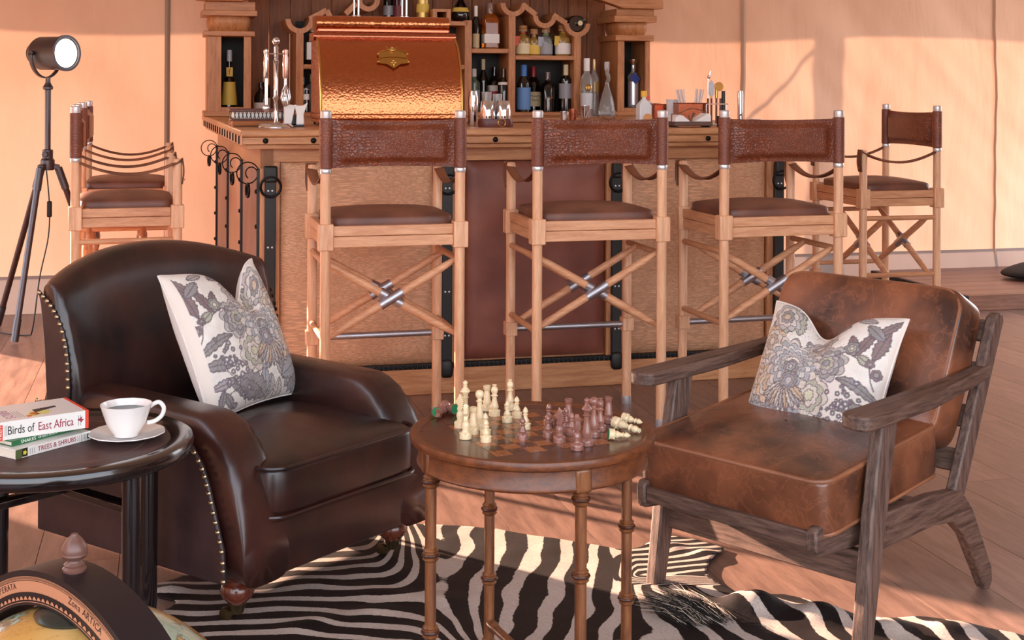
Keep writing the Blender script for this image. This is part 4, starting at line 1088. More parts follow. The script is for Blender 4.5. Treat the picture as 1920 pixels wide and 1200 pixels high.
text_mesh('OF EAST AFRICA', 0.0070, WHP, 'spine_subtitle', t2, on_spine(0.092, 0.0058), fit=0.050)
z1 = z2 + 0.0117
b3a, b3b = at_z(-6, 828, z1), at_z(166, 802, z1)
t1, L1, r1 = book('field_guide', 'thick white guide lettered Birds of East Africa on top of the stack', b3a, b3b, 0.148, 0.039, MT['white'], z1)
RO = P('guide_red', (214, 66, 44), 0.4)
patch(t1, 'red_band', L1 - 0.0075, L1, 0.0, 0.039, RO); patch(t1, 'red_tab', 0.0, 0.012, 0.0, 0.033, RO)
text_mesh('Birds of', 0.026, INK, 'spine_title', t1, on_spine(0.050, 0.0185), fit=0.056)
text_mesh('East Africa', 0.026, RED, 'spine_title', t1, on_spine(0.125, 0.0185), fit=0.076)
text_mesh('HELM', 0.011, WHP, 'publisher_name', t1, T(0.006, -0.0007, 0.017) @ Rx(PI / 2) @ Rz(PI / 2), fit=0.026)
for k, x in enumerate((0.0165, 0.0200, 0.174, 0.1785)): patch(t1, 'author_line', x, x + 0.0012, 0.008, 0.031, P('print_grey', (150, 146, 146), 0.6))
bird = [(-0.008, 0.002), (-0.004, 0.003), (0.0, 0.006), (0.003, 0.007), (0.001, 0.003), (0.004, 0.001), (0.008, 0.001), (0.003, -0.002), (0.001, -0.006), (-0.002, -0.002), (-0.006, -0.001)]
obj('bird_mark', G().prism(bird, 0, 0.0004, on_spine(L1 - 0.017, 0.020)), RED, t1)
obj('red_edge', G().box(L1 - 0.007, L1, 0.0, 0.148, 0.039, 0.0394), RO, t1)
# cover picture: a bird with a barred wing above the title
g = G()
for k in range(9): g.prism([(0.095 + k * 0.006, 0.050 + k * 0.003), (0.100 + k * 0.006, 0.046 + k * 0.003), (0.103 + k * 0.006, 0.072 + k * 0.001), (0.098 + k * 0.006, 0.078 + k * 0.001)], 0.039, 0.0395, T(0, 0, 0))
obj('cover_bird', g, INK, t1)
obj('cover_bird_head', G().lathe([(0.009, 0.039), (0.009, 0.0395), (0, 0.0395)], 12, None, (0.090, 0.040, 0)).lathe([(0.006, 0.039), (0.006, 0.0395), (0, 0.0395)], 12, None, (0.075, 0.022, 0)), P('bird_orange', (206, 92, 50), 0.5), t1)
obj('cover_foliage', G().lathe([(0.022, 0.0389), (0.022, 0.0392), (0, 0.0392)], 14, None, (0.105, 0.045, 0), (0.2, 5)).lathe([(0.014, 0.0389), (0.014, 0.0392), (0, 0.0392)], 14, None, (0.085, 0.03, 0), (0.2, 4)), P('bird_yellow', (214, 206, 120), 0.5), t1)
text_mesh('BIRDS', 0.030, P('title_mauve', (170, 130, 142), 0.5), 'cover_title', t1, T(0.036, 0.060, 0.0393) @ Rz(-PI / 2), fit=0.075)
for k, x in enumerate((0.052, 0.058, 0.064)): obj('cover_line', G().box(x, x + 0.0014, 0.02, 0.08, 0.039, 0.0393), P('print_grey', (150, 146, 146), 0.6), t1)

# ================================================================== floor globe
GC = Vector((-0.560, 1.75, 0.352)); GRD = 0.246
gl = thing('floor_globe', 'antique style floor globe with a lettered wooden meridian ring', 'globe', (GC.x, GC.y, 0))
m = Mat('globe_map'); c = m.coord()
n1 = m.n('TexNoise', Vector=c, Scale=5.5, Detail=8.0, Roughness=0.6); n2 = m.n('TexNoise', Vector=c, Scale=2.2, Detail=3.0); n3 = m.n('TexNoise', Vector=c, Scale=26.0, Detail=6.0)
land = m.ramp(n2.outputs[0], [(0.36, lin((196, 142, 62))), (0.46, lin((206, 176, 120))), (0.52, lin((206, 160, 84))), (0.62, lin((214, 132, 52)))])
sea = m.ramp(n3.outputs[0], [(0.3, lin((150, 178, 160))), (0.7, lin((196, 204, 176)))])
isl = m.n('MapRange', Value=n1.outputs[0], From_Min=0.485, From_Max=0.495)
col = m.mix(isl.outputs[0], sea, land)
ln = m.ramp(n1.outputs[0], [(0.476, (0, 0, 0, 1)), (0.487, (1, 1, 1, 1)), (0.500, (0, 0, 0, 1))])
rv_ = m.n('TexNoise', Vector=c, Scale=9.0, Detail=6.0, Roughness=0.7, Distortion=1.0)
ln2 = m.ramp(rv_.outputs[0], [(0.495, (0, 0, 0, 1)), (0.5, (1, 1, 1, 1)), (0.506, (0, 0, 0, 1))])
col = m.mix(m.n('Math', _operation='MULTIPLY', i0=ln, i1=0.75).outputs[0], col, lin((60, 40, 30))); col = m.mix(m.n('Math', _operation='MULTIPLY', i0=ln2, i1=0.45).outputs[0], col, lin((70, 48, 34)))
m.set(Base_Color=col, Roughness=0.22, Coat_Weight=0.5)
prof = [(GRD * math.sin(PI * i / 40), GC.z - GRD * math.cos(PI * i / 40)) for i in range(41)]; prof[0] = (0, prof[0][1]); prof[-1] = (0, prof[-1][1])
obj('globe_ball', G().lathe(prof, 64), m.m, gl)
obj('polar_cap', G().lathe([(0.048, GC.z + GRD - 0.006), (0.050, GC.z + GRD - 0.001), (0.044, GC.z + GRD + 0.004), (0.02, GC.z + GRD + 0.010), (0.008, GC.z + GRD + 0.012)], 32), P('polar_brass', (70, 72, 66), 0.25, metal=0.7), gl)
RY = math.atan2(-0.656, 0.755)          # ring plane runs along (0.54, -0.84)
RO_, RI_ = 0.298, 0.254; RT = 0.030
MR = T(0, 0, GC.z) @ Rz(RY) @ Rx(PI / 2)      # ring in local xy, axis local z -> faces the camera's left
def annulus(r0, r1, z0, z1, n=96, a0=0, a1=2 * PI):
    g = G(); full = abs(a1 - a0 - 2 * PI) < 1e-6
    def fn(u, v):
        a = a0 + (a1 - a0) * u; r, z = [(r0, z0), (r1, z0), (r1, z1), (r0, z1)][int(round(v * 4)) % 4]
        return MR @ Vector((r * math.cos(a), r * math.sin(a), z))
    g.grid(fn, n, 4, cu=full, cv=True); return g
MT['ringwood'] = plain('ring_dark_wood', (30, 19, 22), 0.45, 0)
FS = 1 if (MR.to_3x3() @ Vector((0, 0, 1))).dot(Vector((-0.656, -0.755, 0))) > 0 else -1
ZF = FS * RT
ring = obj('meridian_ring', annulus(RI_, RO_, -RT, RT), MT['ringwood'], gl)
INL = P('ring_inlay', (186, 128, 96), 0.4)
def zb(a, b): return (ZF + FS * a, ZF + FS * b)
A0, A1 = 0.1 * PI, 0.9 * PI
obj('ring_band', annulus(RI_ + 0.0165, RO_ - 0.0135, *zb(-0.0002, 0.0004), 80, A0, A1), INL, ring)
for r in (RO_ - 0.0125, RO_ - 0.0085): obj('ring_line', annulus(r, r + 0.0006, *zb(-0.0002, 0.0005), 80, A0, A1), INL, ring)
obj('ring_line', annulus(RI_ + 0.0035, RI_ + 0.0042, *zb(-0.0002, 0.0005), 80, A0, A1), INL, ring)
g = G(); g2 = G(); g3 = G(); g4 = G()
def rp_(r, a, z): return MR @ Vector((r * math.cos(a), r * math.sin(a), z))
k = 0; a = A0
while a < A1:
    for row in range(3):
        rr_ = RO_ - 0.0118 + row * 0.0011; o_ = 0.0020 * (row % 2); dth = 0.0040
        q = [rp_(rr_, a + o_, ZF + FS * 0.0006), rp_(rr_, a + o_ + dth, ZF + FS * 0.0006), rp_(rr_ + 0.001, a + o_ + dth * 0.7, ZF + FS * 0.0006), rp_(rr_ + 0.001, a + o_ - dth * 0.3, ZF + FS * 0.0006)]
        g.add(q, [(0, 1, 2, 3)])
    a += 0.0085
obj('ring_check', g, INL, ring)
a = A0
while a < A1:        # scallops along the inner edge
    n = 8; q = [rp_(RI_ + 0.0065 + 0.0045 * math.sin(PI * i / n), a + 0.036 * i / n, ZF + FS * 0.0005) for i in range(n + 1)]
    g2.add(q, [tuple(range(n + 1))]); a += 0.0415
obj('ring_scallop', g2, INL, ring, sharp=0)
for i in range(40):   # degree ticks
    a = A0 + (A1 - A0) * i / 39; r0 = RI_ + 0.0168
    g3.add([rp_(r0, a, ZF + FS * 0.0007), rp_(r0, a + 0.0012, ZF + FS * 0.0007), rp_(r0 + 0.002, a + 0.0012, ZF + FS * 0.0007), rp_(r0 + 0.002, a, ZF + FS * 0.0007)], [(0, 1, 2, 3)])
obj('ring_tick', g3, P('ring_print', (48, 30, 30), 0.5), ring)
def ring_text(s, a_mid, size, r, step):
    w_ = 0; adv = []
    for ch in s: adv.append(step * (0.55 if ch in 'iIlr ' else 1.0 if ch.isupper() else 0.85))
    tot = sum(adv); a = a_mid + FS * tot / 2 * 1.0
    dirn = -FS
    for ch, d_ in zip(s, adv):
        am = a + dirn * d_ / 2; a += dirn * d_
        if ch == ' ': continue
        M_ = MR @ Rz(am) @ T(r, 0, ZF + FS * 0.0006) @ Rz(-PI / 2)
        if FS < 0: M_ = M_ @ Ry(PI)
        text_mesh(ch, size, MT['ring_print'], 'ring_letter', ring, M_, extrude=0.00015)
ring_text('Zona ARTICA', PI / 2 - FS * 0.27, 0.0125, RI_ + 0.0255, 0.029)
ring_text('Zona TEMPERATA', PI / 2 + FS * 0.52, 0.0115, RI_ + 0.0245, 0.029)
ztop = GC.z + RO_
obj('finial', G().lathe([(0.01444, ztop - 0.00152), (0.01520, ztop + 0.00304), (0.01216, ztop + 0.00608), (0.01330, ztop + 0.00836), (0.00988, ztop + 0.01140), (0.00912, ztop + 0.01368), (0.01520, ztop + 0.01748), (0.01710, ztop + 0.02128), (0.01634, ztop + 0.02356), (0.01687, ztop + 0.02508), (0.01520, ztop + 0.03192), (0.00988, ztop + 0.04028), (0.00456, ztop + 0.04560), (0.00418, ztop + 0.04712), (0.00000, ztop + 0.04826)], 28), P('finial_wood', (104, 70, 60), 0.35), gl)
obj('horizon_ring', G().lathe([(0.315, GC.z - 0.012), (0.37, GC.z - 0.012), (0.37, GC.z + 0.012), (0.315, GC.z + 0.012), (0.315, GC.z - 0.012)], 72), MT['espresso'], gl)
for k in range(4):
    a = PI / 4 + k * PI / 2; obj('stand_leg', G().tube([(0.34 * math.cos(a), 0.34 * math.sin(a), GC.z - 0.012), (0.33 * math.cos(a), 0.33 * math.sin(a), 0.0)], [0.02, 0.016], 12), MT['espresso'], gl)
# ================================================================== zebra hide on the floor
out_px = [(200,1106),(283,1106),(300,1098),(335,1088),(352,1078),(420,1042),(520,1020),(620,1000),(715,988),(790,988),(860,990),(930,996),(1000,1010),(1060,1018),(1110,1026),(1170,1036),(1200,1030),(1235,1014),(1262,1011),(1300,1016),(1358,1033),(1345,1045),(1330,1058),(1324,1075),(1330,1088),(1345,1100),(1372,1112),(1385,1122),(1393,1128),(1425,1120),(1470,1120),(1515,1130),(1560,1148),(1610,1163),(1660,1165),(1720,1160),(1760,1166),(1830,1180),(1900,1192),(1990,1215),(1990,1330),(1500,1480),(900,1480),(500,1400),(250,1300),(160,1230),(150,1172),(250,1166),(290,1158),(325,1142),(332,1132),(300,1126),(250,1122),(205,1118)]
poly = np.array([[at_z(x, y).x, at_z(x, y).y] for x, y in out_px])
def inside(pts):
    x, y = pts[:, 0], pts[:, 1]; r = np.zeros(len(pts), bool); n = len(poly); j = n - 1
    for i in range(n):
        xi, yi = poly[i]; xj, yj = poly[j]
        c = ((yi > y) != (yj > y)) & (x < (xj - xi) * (y - yi) / (yj - yi + 1e-12) + xi); r ^= c; j = i
    return r
st_ = 0.0115
gx = np.arange(poly[:, 0].min() - 0.02, poly[:, 0].max() + 0.03, st_); gy = np.arange(poly[:, 1].min() - 0.02, poly[:, 1].max() + 0.03, st_)
GX, GY = np.meshgrid(gx, gy, indexing='ij'); pts = np.stack([GX.ravel(), GY.ravel()], 1)
ins = inside(pts).reshape(GX.shape)
q_any = ins[:-1, :-1] | ins[1:, :-1] | ins[:-1, 1:] | ins[1:, 1:]
def nearest(p):
    best = None; bd_ = 1e9; n = len(poly)
    for i in range(n):
        a = poly[i]; b = poly[(i + 1) % n]; ab = b - a; t = max(0, min(1, np.dot(p - a, ab) / (np.dot(ab, ab) + 1e-12))); c = a + ab * t; d = np.dot(p - c, p - c)
        if d < bd_: bd_ = d; best = c
    return best
idx = -np.ones(GX.shape, int); vs = []; fs = []
I, J = np.nonzero(q_any)
def vid(i, j):
    if idx[i, j] < 0:
        p = np.array([GX[i, j], GY[i, j]])
        if not ins[i, j]: p = nearest(p)
        idx[i, j] = len(vs); vs.append((p[0], p[1], 0))
    return idx[i, j]
for i, j in zip(I, J): fs.append((vid(i, j), vid(i + 1, j), vid(i + 1, j + 1), vid(i, j + 1)))
V = np.array(vs); X, Y = V[:, 0], V[:, 1]
def ss(a, b, x): t = np.clip((x - a) / (b - a), 0, 1); return t * t * (3 - 2 * t)
def nz(x, y, f, s): return np.array([noise.noise(Vector((a * f, b * f, s))) for a, b in zip(x, y)])
Z = 0.005 + 0.0030 * nz(X, Y, 5.0, 1.0) + 0.0015 * nz(X, Y, 14.0, 2.0)
# rumpled fold at the right
def seg(px0, py0, px1, py1):
    a, b = at_z(px0, py0), at_z(px1, py1); return np.array([a.x, a.y]), np.array([b.x, b.y])
def ridge(px0, py0, px1, py1, h, w_):
    a, b = seg(px0, py0, px1, py1); ab = b - a; t = np.clip(((V[:, :2] - a) @ ab) / (ab @ ab), 0, 1); d = np.linalg.norm(V[:, :2] - (a + t[:, None] * ab), axis=1)
    return h * np.exp(-(d / w_) ** 2) * (0.7 + 0.3 * np.sin(t * 9))
Z += ridge(1250, 1130, 1400, 1150, 0.020, 0.05) + ridge(1400, 1140, 1560, 1165, 0.034, 0.045) + ridge(1640, 1180, 1800, 1190, 0.02, 0.04)
Z += ridge(560, 1180, 720, 1150, 0.010, 0.04) + ridge(700, 1120, 860, 1130, 0.008, 0.04) + ridge(240, 1114, 330, 1112, 0.012, 0.03) + ridge(1250, 1030, 1330, 1045, 0.010, 0.03)
Z = np.maximum(Z, 0.003); V[:, 2] = Z
# stripe phase: fanned bands on the left flank, bands across the back in the middle, fine bands on the leg
wob = 0.55 * nz(X, Y, 3.2, 5.0) + 0.22 * nz(X, Y, 9.0, 6.0)
pa = (Y - 3.44 - 0.10 * (X + 0.75)) / (0.046 + 0.044 * np.clip(X + 1.1, 0, 1.2)) + wob * 1.1
pb = X / 0.084 - (Y - 3.5) * 1.6 + wob * 0.9
pc_ = (Y - 3.5 - 0.25 * X) / 0.040 + wob * 0.8
pd = X / 0.085 + (Y - 3.2) * 5.0 + wob * 1.2
wr = ss(-0.34, -0.10, X + 0.25 * (Y - 3.5)); wc = ss(0.26, 0.34, X) * ss(3.44, 3.52, Y); wd_ = ss(0.25, 0.45, X) * (1 - wc)
ph = pa * (1 - wr) + pb * wr; ph = ph * (1 - wd_) + pd * wd_; ph = ph * (1 - wc) + pc_ * wc
me = bpy.data.meshes.new('zebra_hide'); me.from_pydata([tuple(v) for v in V], [], fs)
at = me.attributes.new('stripe', 'FLOAT', 'POINT'); at.data.foreach_set('value', ph.astype(np.float32))
me.polygons.foreach_set('use_smooth', [True] * len(me.polygons)); me.update()
m = Mat('zebra_hide'); a_ = m.n('Attribute', _attribute_name='stripe'); c = m.coord()
n1 = m.n('TexNoise', Vector=c, Scale=70.0, Detail=3.0); n2 = m.n('TexNoise', Vector=c, Scale=6.0, Detail=3.0); n3 = m.n('TexNoise', Vector=m.coord((20, 90, 20)), Scale=9.0, Detail=2.0)
p2 = m.n('Math', _operation='MULTIPLY', i0=a_.outputs['Fac'], i1=2 * PI)
sn = m.n('Math', _operation='SINE', i0=p2.outputs[0])
s2 = m.n('Math', _operation='MULTIPLY_ADD', i0=m.n('Math', _operation='SUBTRACT', i0=n1.outputs[0], i1=0.5).outputs[0], i1=0.5, i2=sn.outputs[0])
s3 = m.n('Math', _operation='MULTIPLY_ADD', i0=m.n('Math', _operation='SUBTRACT', i0=n2.outputs[0], i1=0.5).outputs[0], i1=1.1, i2=s2.outputs[0])
f = m.n('MapRange', Value=s3.outputs[0], From_Min=0.22, From_Max=0.36)
wh = m.ramp(n3.outputs[0], [(0.3, lin((166, 150, 142))), (0.7, lin((208, 192, 180)))]); bl = m.ramp(n3.outputs[0], [(0.3, lin((14, 10, 11))), (0.8, lin((36, 24, 22)))])
m.set(Base_Color=m.mix(f.outputs[0], bl, wh), Roughness=0.62, Sheen_Weight=0.0, Normal=m.bump(n3.outputs[0], 0.35, 0.003))
m.b.inputs['Specular IOR Level'].default_value = 0.3
rug = thing('zebra_hide_rug', 'black and white striped zebra hide rug under the chess table', 'rug')
me.materials.append(m.m); o = bpy.data.objects.new('hide', me); C.objects.link(o); o.parent = rug
so = o.modifiers.new('thick', 'SOLIDIFY'); so.thickness = 0.003; so.offset = 1
rh = random.Random(5); g = G(); gd = G()
for k in range(800):
    bx, by = 1322 + rh.gauss(0, 20), 1176 + rh.gauss(0, 5)
    b = at_z(bx, by); e = at_z(bx - 55 - rh.random() * 50 + rh.gauss(0, 12), by - 12 - rh.random() * 26)
    b.z = 0.018; e.z = 0.022 + rh.random() * 0.03
    mid = b.lerp(e, 0.5) + Vector((0, 0, 0.012)); (g if rh.random() < 0.2 else gd).tube([b, mid, e], [0.0007, 0.0006, 0.00015], 3, cap=False)
o = obj('mane_tuft', g, P('hair_pale', (206, 188, 168), 0.6), rug, sharp=0); o['kind'] = 'stuff'
o = obj('mane_tuft', gd, P('hair_dark', (26, 20, 19), 0.6), rug, sharp=0); o['kind'] = 'stuff'

# ================================================================== printed cushions
NP_ = 230
def paint(flip):
    u = np.linspace(-1, 1, NP_ + 1); UX, UY = np.meshgrid(u, u, indexing='ij')
    if flip: UX = -UX
    img = np.ones(UX.shape + (3,)) * np.array([222, 215, 208]); 
    rn = np.random.RandomState(4)
    base = rn.normal(0, 1, (24, 24)); 
    def up(a):
        k = np.linspace(0, a.shape[0] - 1.001, NP_ + 1); i = k.astype(int); fr = k - i
        r = a[i] * (1 - fr)[:, None] + a[i + 1] * fr[:, None]; return r[:, i] * (1 - fr)[None] + r[:, i + 1] * fr[None]
    nzf = up(base)
    def put(mask, col, al=1.0): img[mask] = img[mask] * (1 - al) + np.array(col) * al
    INKC = (104, 95, 98)
    def rosette(cx, cy, R, n, cols, rot=0.0, sq_=1.0):
        dx, dy = (UX - cx), (UY - cy) / sq_; r = np.hypot(dx, dy); th = np.arctan2(dy, dx) + rot
        L_ = len(cols)
        for k, c in enumerate(cols):
            Rk = R * (1 - k / L_) * (0.80 + 0.20 * np.abs(np.cos((n - k % 2) * th / 2 + k))) + 0.008 * nzf
            put(r < Rk, c); put(np.abs(r - Rk) < 0.008, INKC, 0.7)
            put((r < Rk) & (np.abs(np.sin((n - k % 2) * th * 1.5 + k)) < 0.10) & (r > Rk * 0.72), INKC, 0.35)
    def leaf(cx, cy, ln_, w_, ang_, c, vein=True, curl=0.0):
        ca, sa = math.cos(ang_), math.sin(ang_); x = (UX - cx) * ca + (UY - cy) * sa; y = -(UX - cx) * sa + (UY - cy) * ca
        t = x / ln_; y = y - curl * t * t; h = w_ * np.sin(np.pi * np.clip(t, 0, 1)) ** 0.8 * (1 + 0.12 * np.sin(t * 40))
        mk = (t > 0) & (t < 1) & (np.abs(y) < h); put(mk, c)
        put((t > 0) & (t < 1) & (np.abs(np.abs(y) - h) < 0.010), INKC, 0.8); put(mk & (np.abs(y) < 0.008), INKC, 0.7)
        if vein: put(mk & (np.sin(t * 55 + np.abs(y) * 60) > 0.75), INKC, 0.3)
    def stem(pts_, w_=0.009):
        for (x0, y0), (x1, y1) in zip(pts_[:-1], pts_[1:]):
            d = np.array([x1 - x0, y1 - y0]); L2_ = d @ d; t = np.clip(((UX - x0) * d[0] + (UY - y0) * d[1]) / L2_, 0, 1)
            put(np.hypot(UX - x0 - t * d[0], UY - y0 - t * d[1]) < w_, INKC, 0.8)
    gy1, gy2, bg_, tp, tan_, blu, plum, sage = (180, 174, 172), (148, 143, 143), (206, 196, 186), (182, 164, 148), (198, 174, 150), (166, 168, 172), (136, 116, 116), (174, 172, 156)
    # dense side: layered foliage and blossoms on the left / bottom
    for k in range(26):
        a = k * 2.4; leaf(-0.35 + 0.55 * math.cos(a) * (0.5 + 0.5 * rn.rand()), 0.0 + 0.75 * math.sin(a) * (0.4 + 0.6 * rn.rand()), 0.30 + 0.15 * rn.rand(), 0.07 + 0.04 * rn.rand(), a + rn.normal(0, 0.5), [gy1, tp, bg_, blu, sage][k % 5], True, rn.normal(0, 0.1))
    rosette(-0.72, 0.35, 0.26, 9, [tan_, bg_, tp, bg_]); rosette(-0.78, -0.15, 0.25, 8, [bg_, tan_, bg_, tp]); rosette(-0.62, 0.78, 0.24, 8, [gy1, bg_, gy2, tan_])
    leaf(-0.95, -0.95, 0.85, 0.20, 0.5, gy2, True, 0.25); leaf(-0.05, -0.95, 0.75, 0.18, 0.75, gy2, True, -0.2); leaf(-0.5, -0.9, 0.6, 0.13, 1.9, gy1); leaf(0.05, -0.85, 0.7, 0.12, 0.15, (140, 134, 136), True, 0.2)
    leaf(-0.95, -0.55, 0.6, 0.14, -0.3, blu); rosette(0.02, 0.62, 0.24, 9, [gy1, (196, 184, 170), gy2, bg_]); rosette(0.24, 0.18, 0.29, 9, [gy1, gy2, (172, 164, 166), sage, gy2], 0.4)
    rosette(0.12, -0.30, 0.28, 8, [bg_, sage, bg_, (200, 196, 170)], 0.9); rosette(-0.52, -0.22, 0.28, 8, [(214, 186, 160), bg_, tan_, bg_], 0.2)
    rosette(-0.25, 0.12, 0.44, 14, [bg_, blu, (206, 200, 196), blu, gy1, (222, 216, 206), gy2]); rosette(-0.25, 0.05, 0.12, 7, [gy2, blu, bg_])
    for k in range(9): leaf(-0.25, -0.16, 0.42, 0.05, -PI / 2 + (k - 4) * 0.24, [bg_, gy1, tan_][k % 3], False)
    rosette(-0.22, -0.16, 0.13, 10, [gy2, (150, 148, 156), gy1])
    # sparse side: sprigs on white
    leaf(0.98, 0.95, 0.40, 0.055, -2.2, plum); leaf(0.90, 0.75, 0.45, 0.075, -1.75, plum); leaf(0.75, 0.70, 0.42, 0.065, -2.0, plum); leaf(0.60, 0.80, 0.34, 0.075, -0.6, gy2); leaf(0.45, 0.62, 0.3, 0.06, -1.1, plum)
    rosette(0.52, 0.42, 0.10, 6, [gy2, sage, bg_]); stem([(0.30, 0.28), (0.45, 0.36), (0.62, 0.30), (0.72, 0.22)]); leaf(0.62, 0.34, 0.22, 0.06, -0.5, sage)
    rosette(0.90, 0.16, 0.07, 5, [plum, gy2]); rosette(0.80, 0.26, 0.06, 5, [plum, gy2]); stem([(0.80, 0.24), (0.86, 0.05), (0.92, -0.05)])
    leaf(0.42, -0.02, 0.62, 0.07, 0.05, gy2, True, -0.25); leaf(0.52, -0.40, 0.48, 0.075, 0.35, gy2, True, -0.1); leaf(0.55, -0.58, 0.4, 0.06, -0.1, (170, 160, 164))
    for k in range(40):
        x, y = 0.55 + rn.normal(0, 0.16), -0.45 + rn.normal(0, 0.28)
        if x > 0.3: rosette(x, y, 0.024 + 0.012 * rn.rand(), 5, [(176, 170, 180), (214, 208, 212)])
    stem([(0.35, -0.95), (0.5, -0.7), (0.66, -0.45), (0.7, -0.25)], 0.007); stem([(0.5, -0.7), (0.75, -0.75), (0.92, -0.85)], 0.007); stem([(0.66, -0.45), (0.86, -0.40)], 0.007)
    leaf(0.62, -0.95, 0.3, 0.05, 1.0, gy2); leaf(0.85, -0.9, 0.25, 0.05, 1.9, gy2); leaf(0.40, 0.92, 0.3, 0.05, -0.2, gy1); leaf(0.1, 0.95, 0.3, 0.06, -0.5, gy2)
    put((np.abs(np.sin(nzf * 9.0)) < 0.10) & (UX < 0.30 + 0.15 * np.sin(UY * 5)), INKC, 0.38); put((np.abs(np.sin(nzf * 9.0 + 1.3)) < 0.08) & (UX < 0.30), (232, 226, 220), 0.6)
    # thread texture and the plain border strip at the sparse edge
    img += nzf[..., None] * 4 + rn.normal(0, 5, img.shape)
    img[UX > (0.90 if flip else 0.97)] = (226, 214, 204)
    return np.clip(img, 0, 255)
def cushion(name, lab, size, th, loc, mrot, flip, dip, group):
    t = thing(name, lab, 'cushion', loc, 0, group); t.rotation_euler = mrot.to_euler()
    W2 = size / 2
    def shape(u, v, sgn):
        # u, v in -1..1
        px = u * W2 * (1 - 0.07 * (1 - v * v) * abs(u) ** 3); py = v * W2 * (1 - 0.07 * (1 - u * u) * abs(v) ** 3)
        bul = (max(0, 1 - abs(u) ** 2.6) * max(0, 1 - abs(v) ** 2.6)) ** 0.55 * th / 2
        ch = math.exp(-((u - dip[0]) / 0.34) ** 2) * smooth(-0.1, 1.0, v)
        py -= dip[1] * ch; bul *= 1 - 0.45 * ch
        wr_ = 0.004 * noise.noise(Vector((u * 2.4, v * 2.4, 3 + sgn))) + 0.0015 * noise.noise(Vector((u * 9, v * 9, 1)))
        wr_ *= (1 - u ** 4) * (1 - v ** 4)
        return Vector((sgn * (bul + wr_) , px, py))
    N = NP_
    us = np.linspace(-1, 1, N + 1)
    for sgn, nm in ((1, 'printed_front'), (-1, 'plain_back')):
        n = N if sgn > 0 else 60; uu = np.linspace(-1, 1, n + 1)
        me = bpy.data.meshes.new(nm); vs = [tuple(shape(a, b, sgn)) for a in uu for b in uu]; w1 = n + 1
        fs = [(i * w1 + j, (i + 1) * w1 + j, (i + 1) * w1 + j + 1, i * w1 + j + 1) if sgn > 0 else (i * w1 + j + 1, (i + 1) * w1 + j + 1, (i + 1) * w1 + j, i * w1 + j) for i in range(n) for j in range(n)]
        me.from_pydata(vs, [], fs); me.polygons.foreach_set('use_smooth', [True] * len(me.polygons))
        if sgn > 0:
            col = paint(flip) / 255.0; lc_ = np.where(col <= 0.04045, col / 12.92, ((col + 0.055) / 1.055) ** 2.4)
            ca = me.color_attributes.new('print', 'FLOAT_COLOR', 'POINT'); buf = np.ones((w1 * w1, 4), np.float32); buf[:, :3] = lc_.reshape(-1, 3); ca.data.foreach_set('color', buf.ravel())
        me.materials.append(MT['cushion_print'] if sgn > 0 else MT['cushion_plain']); me.update()
        o = bpy.data.objects.new(nm, me); C.objects.link(o); o.parent = t
    loop = [shape(a, -1, 1) for a in np.linspace(-1, 1, 40)] + [shape(1, a, 1) for a in np.linspace(-1, 1, 40)][1:] + [shape(a, 1, 1) for a in np.linspace(1, -1, 60)][1:] + [shape(-1, a, 1) for a in np.linspace(1, -1, 40)][1:-1]
    obj('edge_seam', G().tube(loop, 0.0028, 6, closed=True), MT['cushion_plain'], t, sharp=0)
    return t
m = Mat('cushion_print'); a_ = m.n('Attribute', _attribute_name='print'); wv = m.n('TexVoronoi', Vector=m.coord((380, 380, 380)), Scale=1.0)
m.set(Base_Color=a_.outputs['Color'], Roughness=0.85, Normal=m.bump(wv.outputs[0], 0.15, 0.001)); m.b.inputs['Specular IOR Level'].default_value = 0.15; MT['cushion_print'] = m.m
MT['cushion_plain'] = plain('cushion_plain', (226, 218, 212), 0.9)
gpc = 'floral cushions on the two armchairs'
def basis(loc_rz, lean, roll): return Rz(loc_rz) @ Ry(-lean) @ Rx(roll)
def loc_in(rz, org, f, s, z): return Vector((org[0] + f * math.cos(rz) - s * math.sin(rz), org[1] + f * math.sin(rz) + s * math.cos(rz), z))
cushion('floral_cushion', 'grey floral cushion propped on the dark leather armchair', 0.405, 0.15, loc_in(AF, (-0.48, 3.44), -0.36, 0.03, 0.590), basis(AF + 0.19, 0.43, 0.0), True, (0.30, 0.105), gpc)
cushion('floral_cushion', 'grey floral cushion leaning in the slatted oak armchair', 0.395, 0.15, loc_in(LF, (0.58, 3.2585), -0.325, -0.02, 0.515), basis(LF, 0.50, 0.0), False, (-0.08, 0.075), gpc)
# ================================================================== copper canopied dispenser on the counter
CS0, CS1 = sx(603, 0.30, 150), sx(866, 0.30, 150); CW = CS1 - CS0
cop = thing('copper_dispenser', 'hammered copper roll-front dispenser with a gold crest on the bar', 'drinks dispenser', bar_w(CS0, 0.30, ZC), BT)
zt = zz(735, 30, 0.50) - ZC
def cprof(t):   # (depth, z) down the rolled front
    a = t * PI / 2; return (0.20 * (1 - math.sin(a)) ** 0.9, 0.055 + (zt - 0.155) * math.cos(a) ** 0.95 if t < 1 else 0.055)
NP2 = 26
fr = [cprof(i / NP2) for i in range(NP2 + 1)]
g = G().grid(lambda u, v: Vector((CW * u, fr[int(round(v * NP2))][0], fr[int(round(v * NP2))][1])), 8, NP2)
obj('rolled_front', g, MT['copper'], cop, sharp=0)
sidepl = [(y, z) for y, z in fr] + [(0.40, 0.055), (0.40, zt - 0.10)]
for x in (-0.004, CW):
    obj('side_plate', G().prism(sidepl, x, x + 0.004, Matrix(((0,0,1,0),(1,0,0,0),(0,1,0,0),(0,0,0,1)))), MT['copper_s'], cop)
    obj('edge_trim', G().tube([(x + 0.002, y - 0.003, z) for y, z in fr], 0.005, 8), MT['brass'], cop)
obj('back_plate', G().box(0, CW, 0.396, 0.40, 0.055, zt - 0.1), MT['copper_s'], cop)
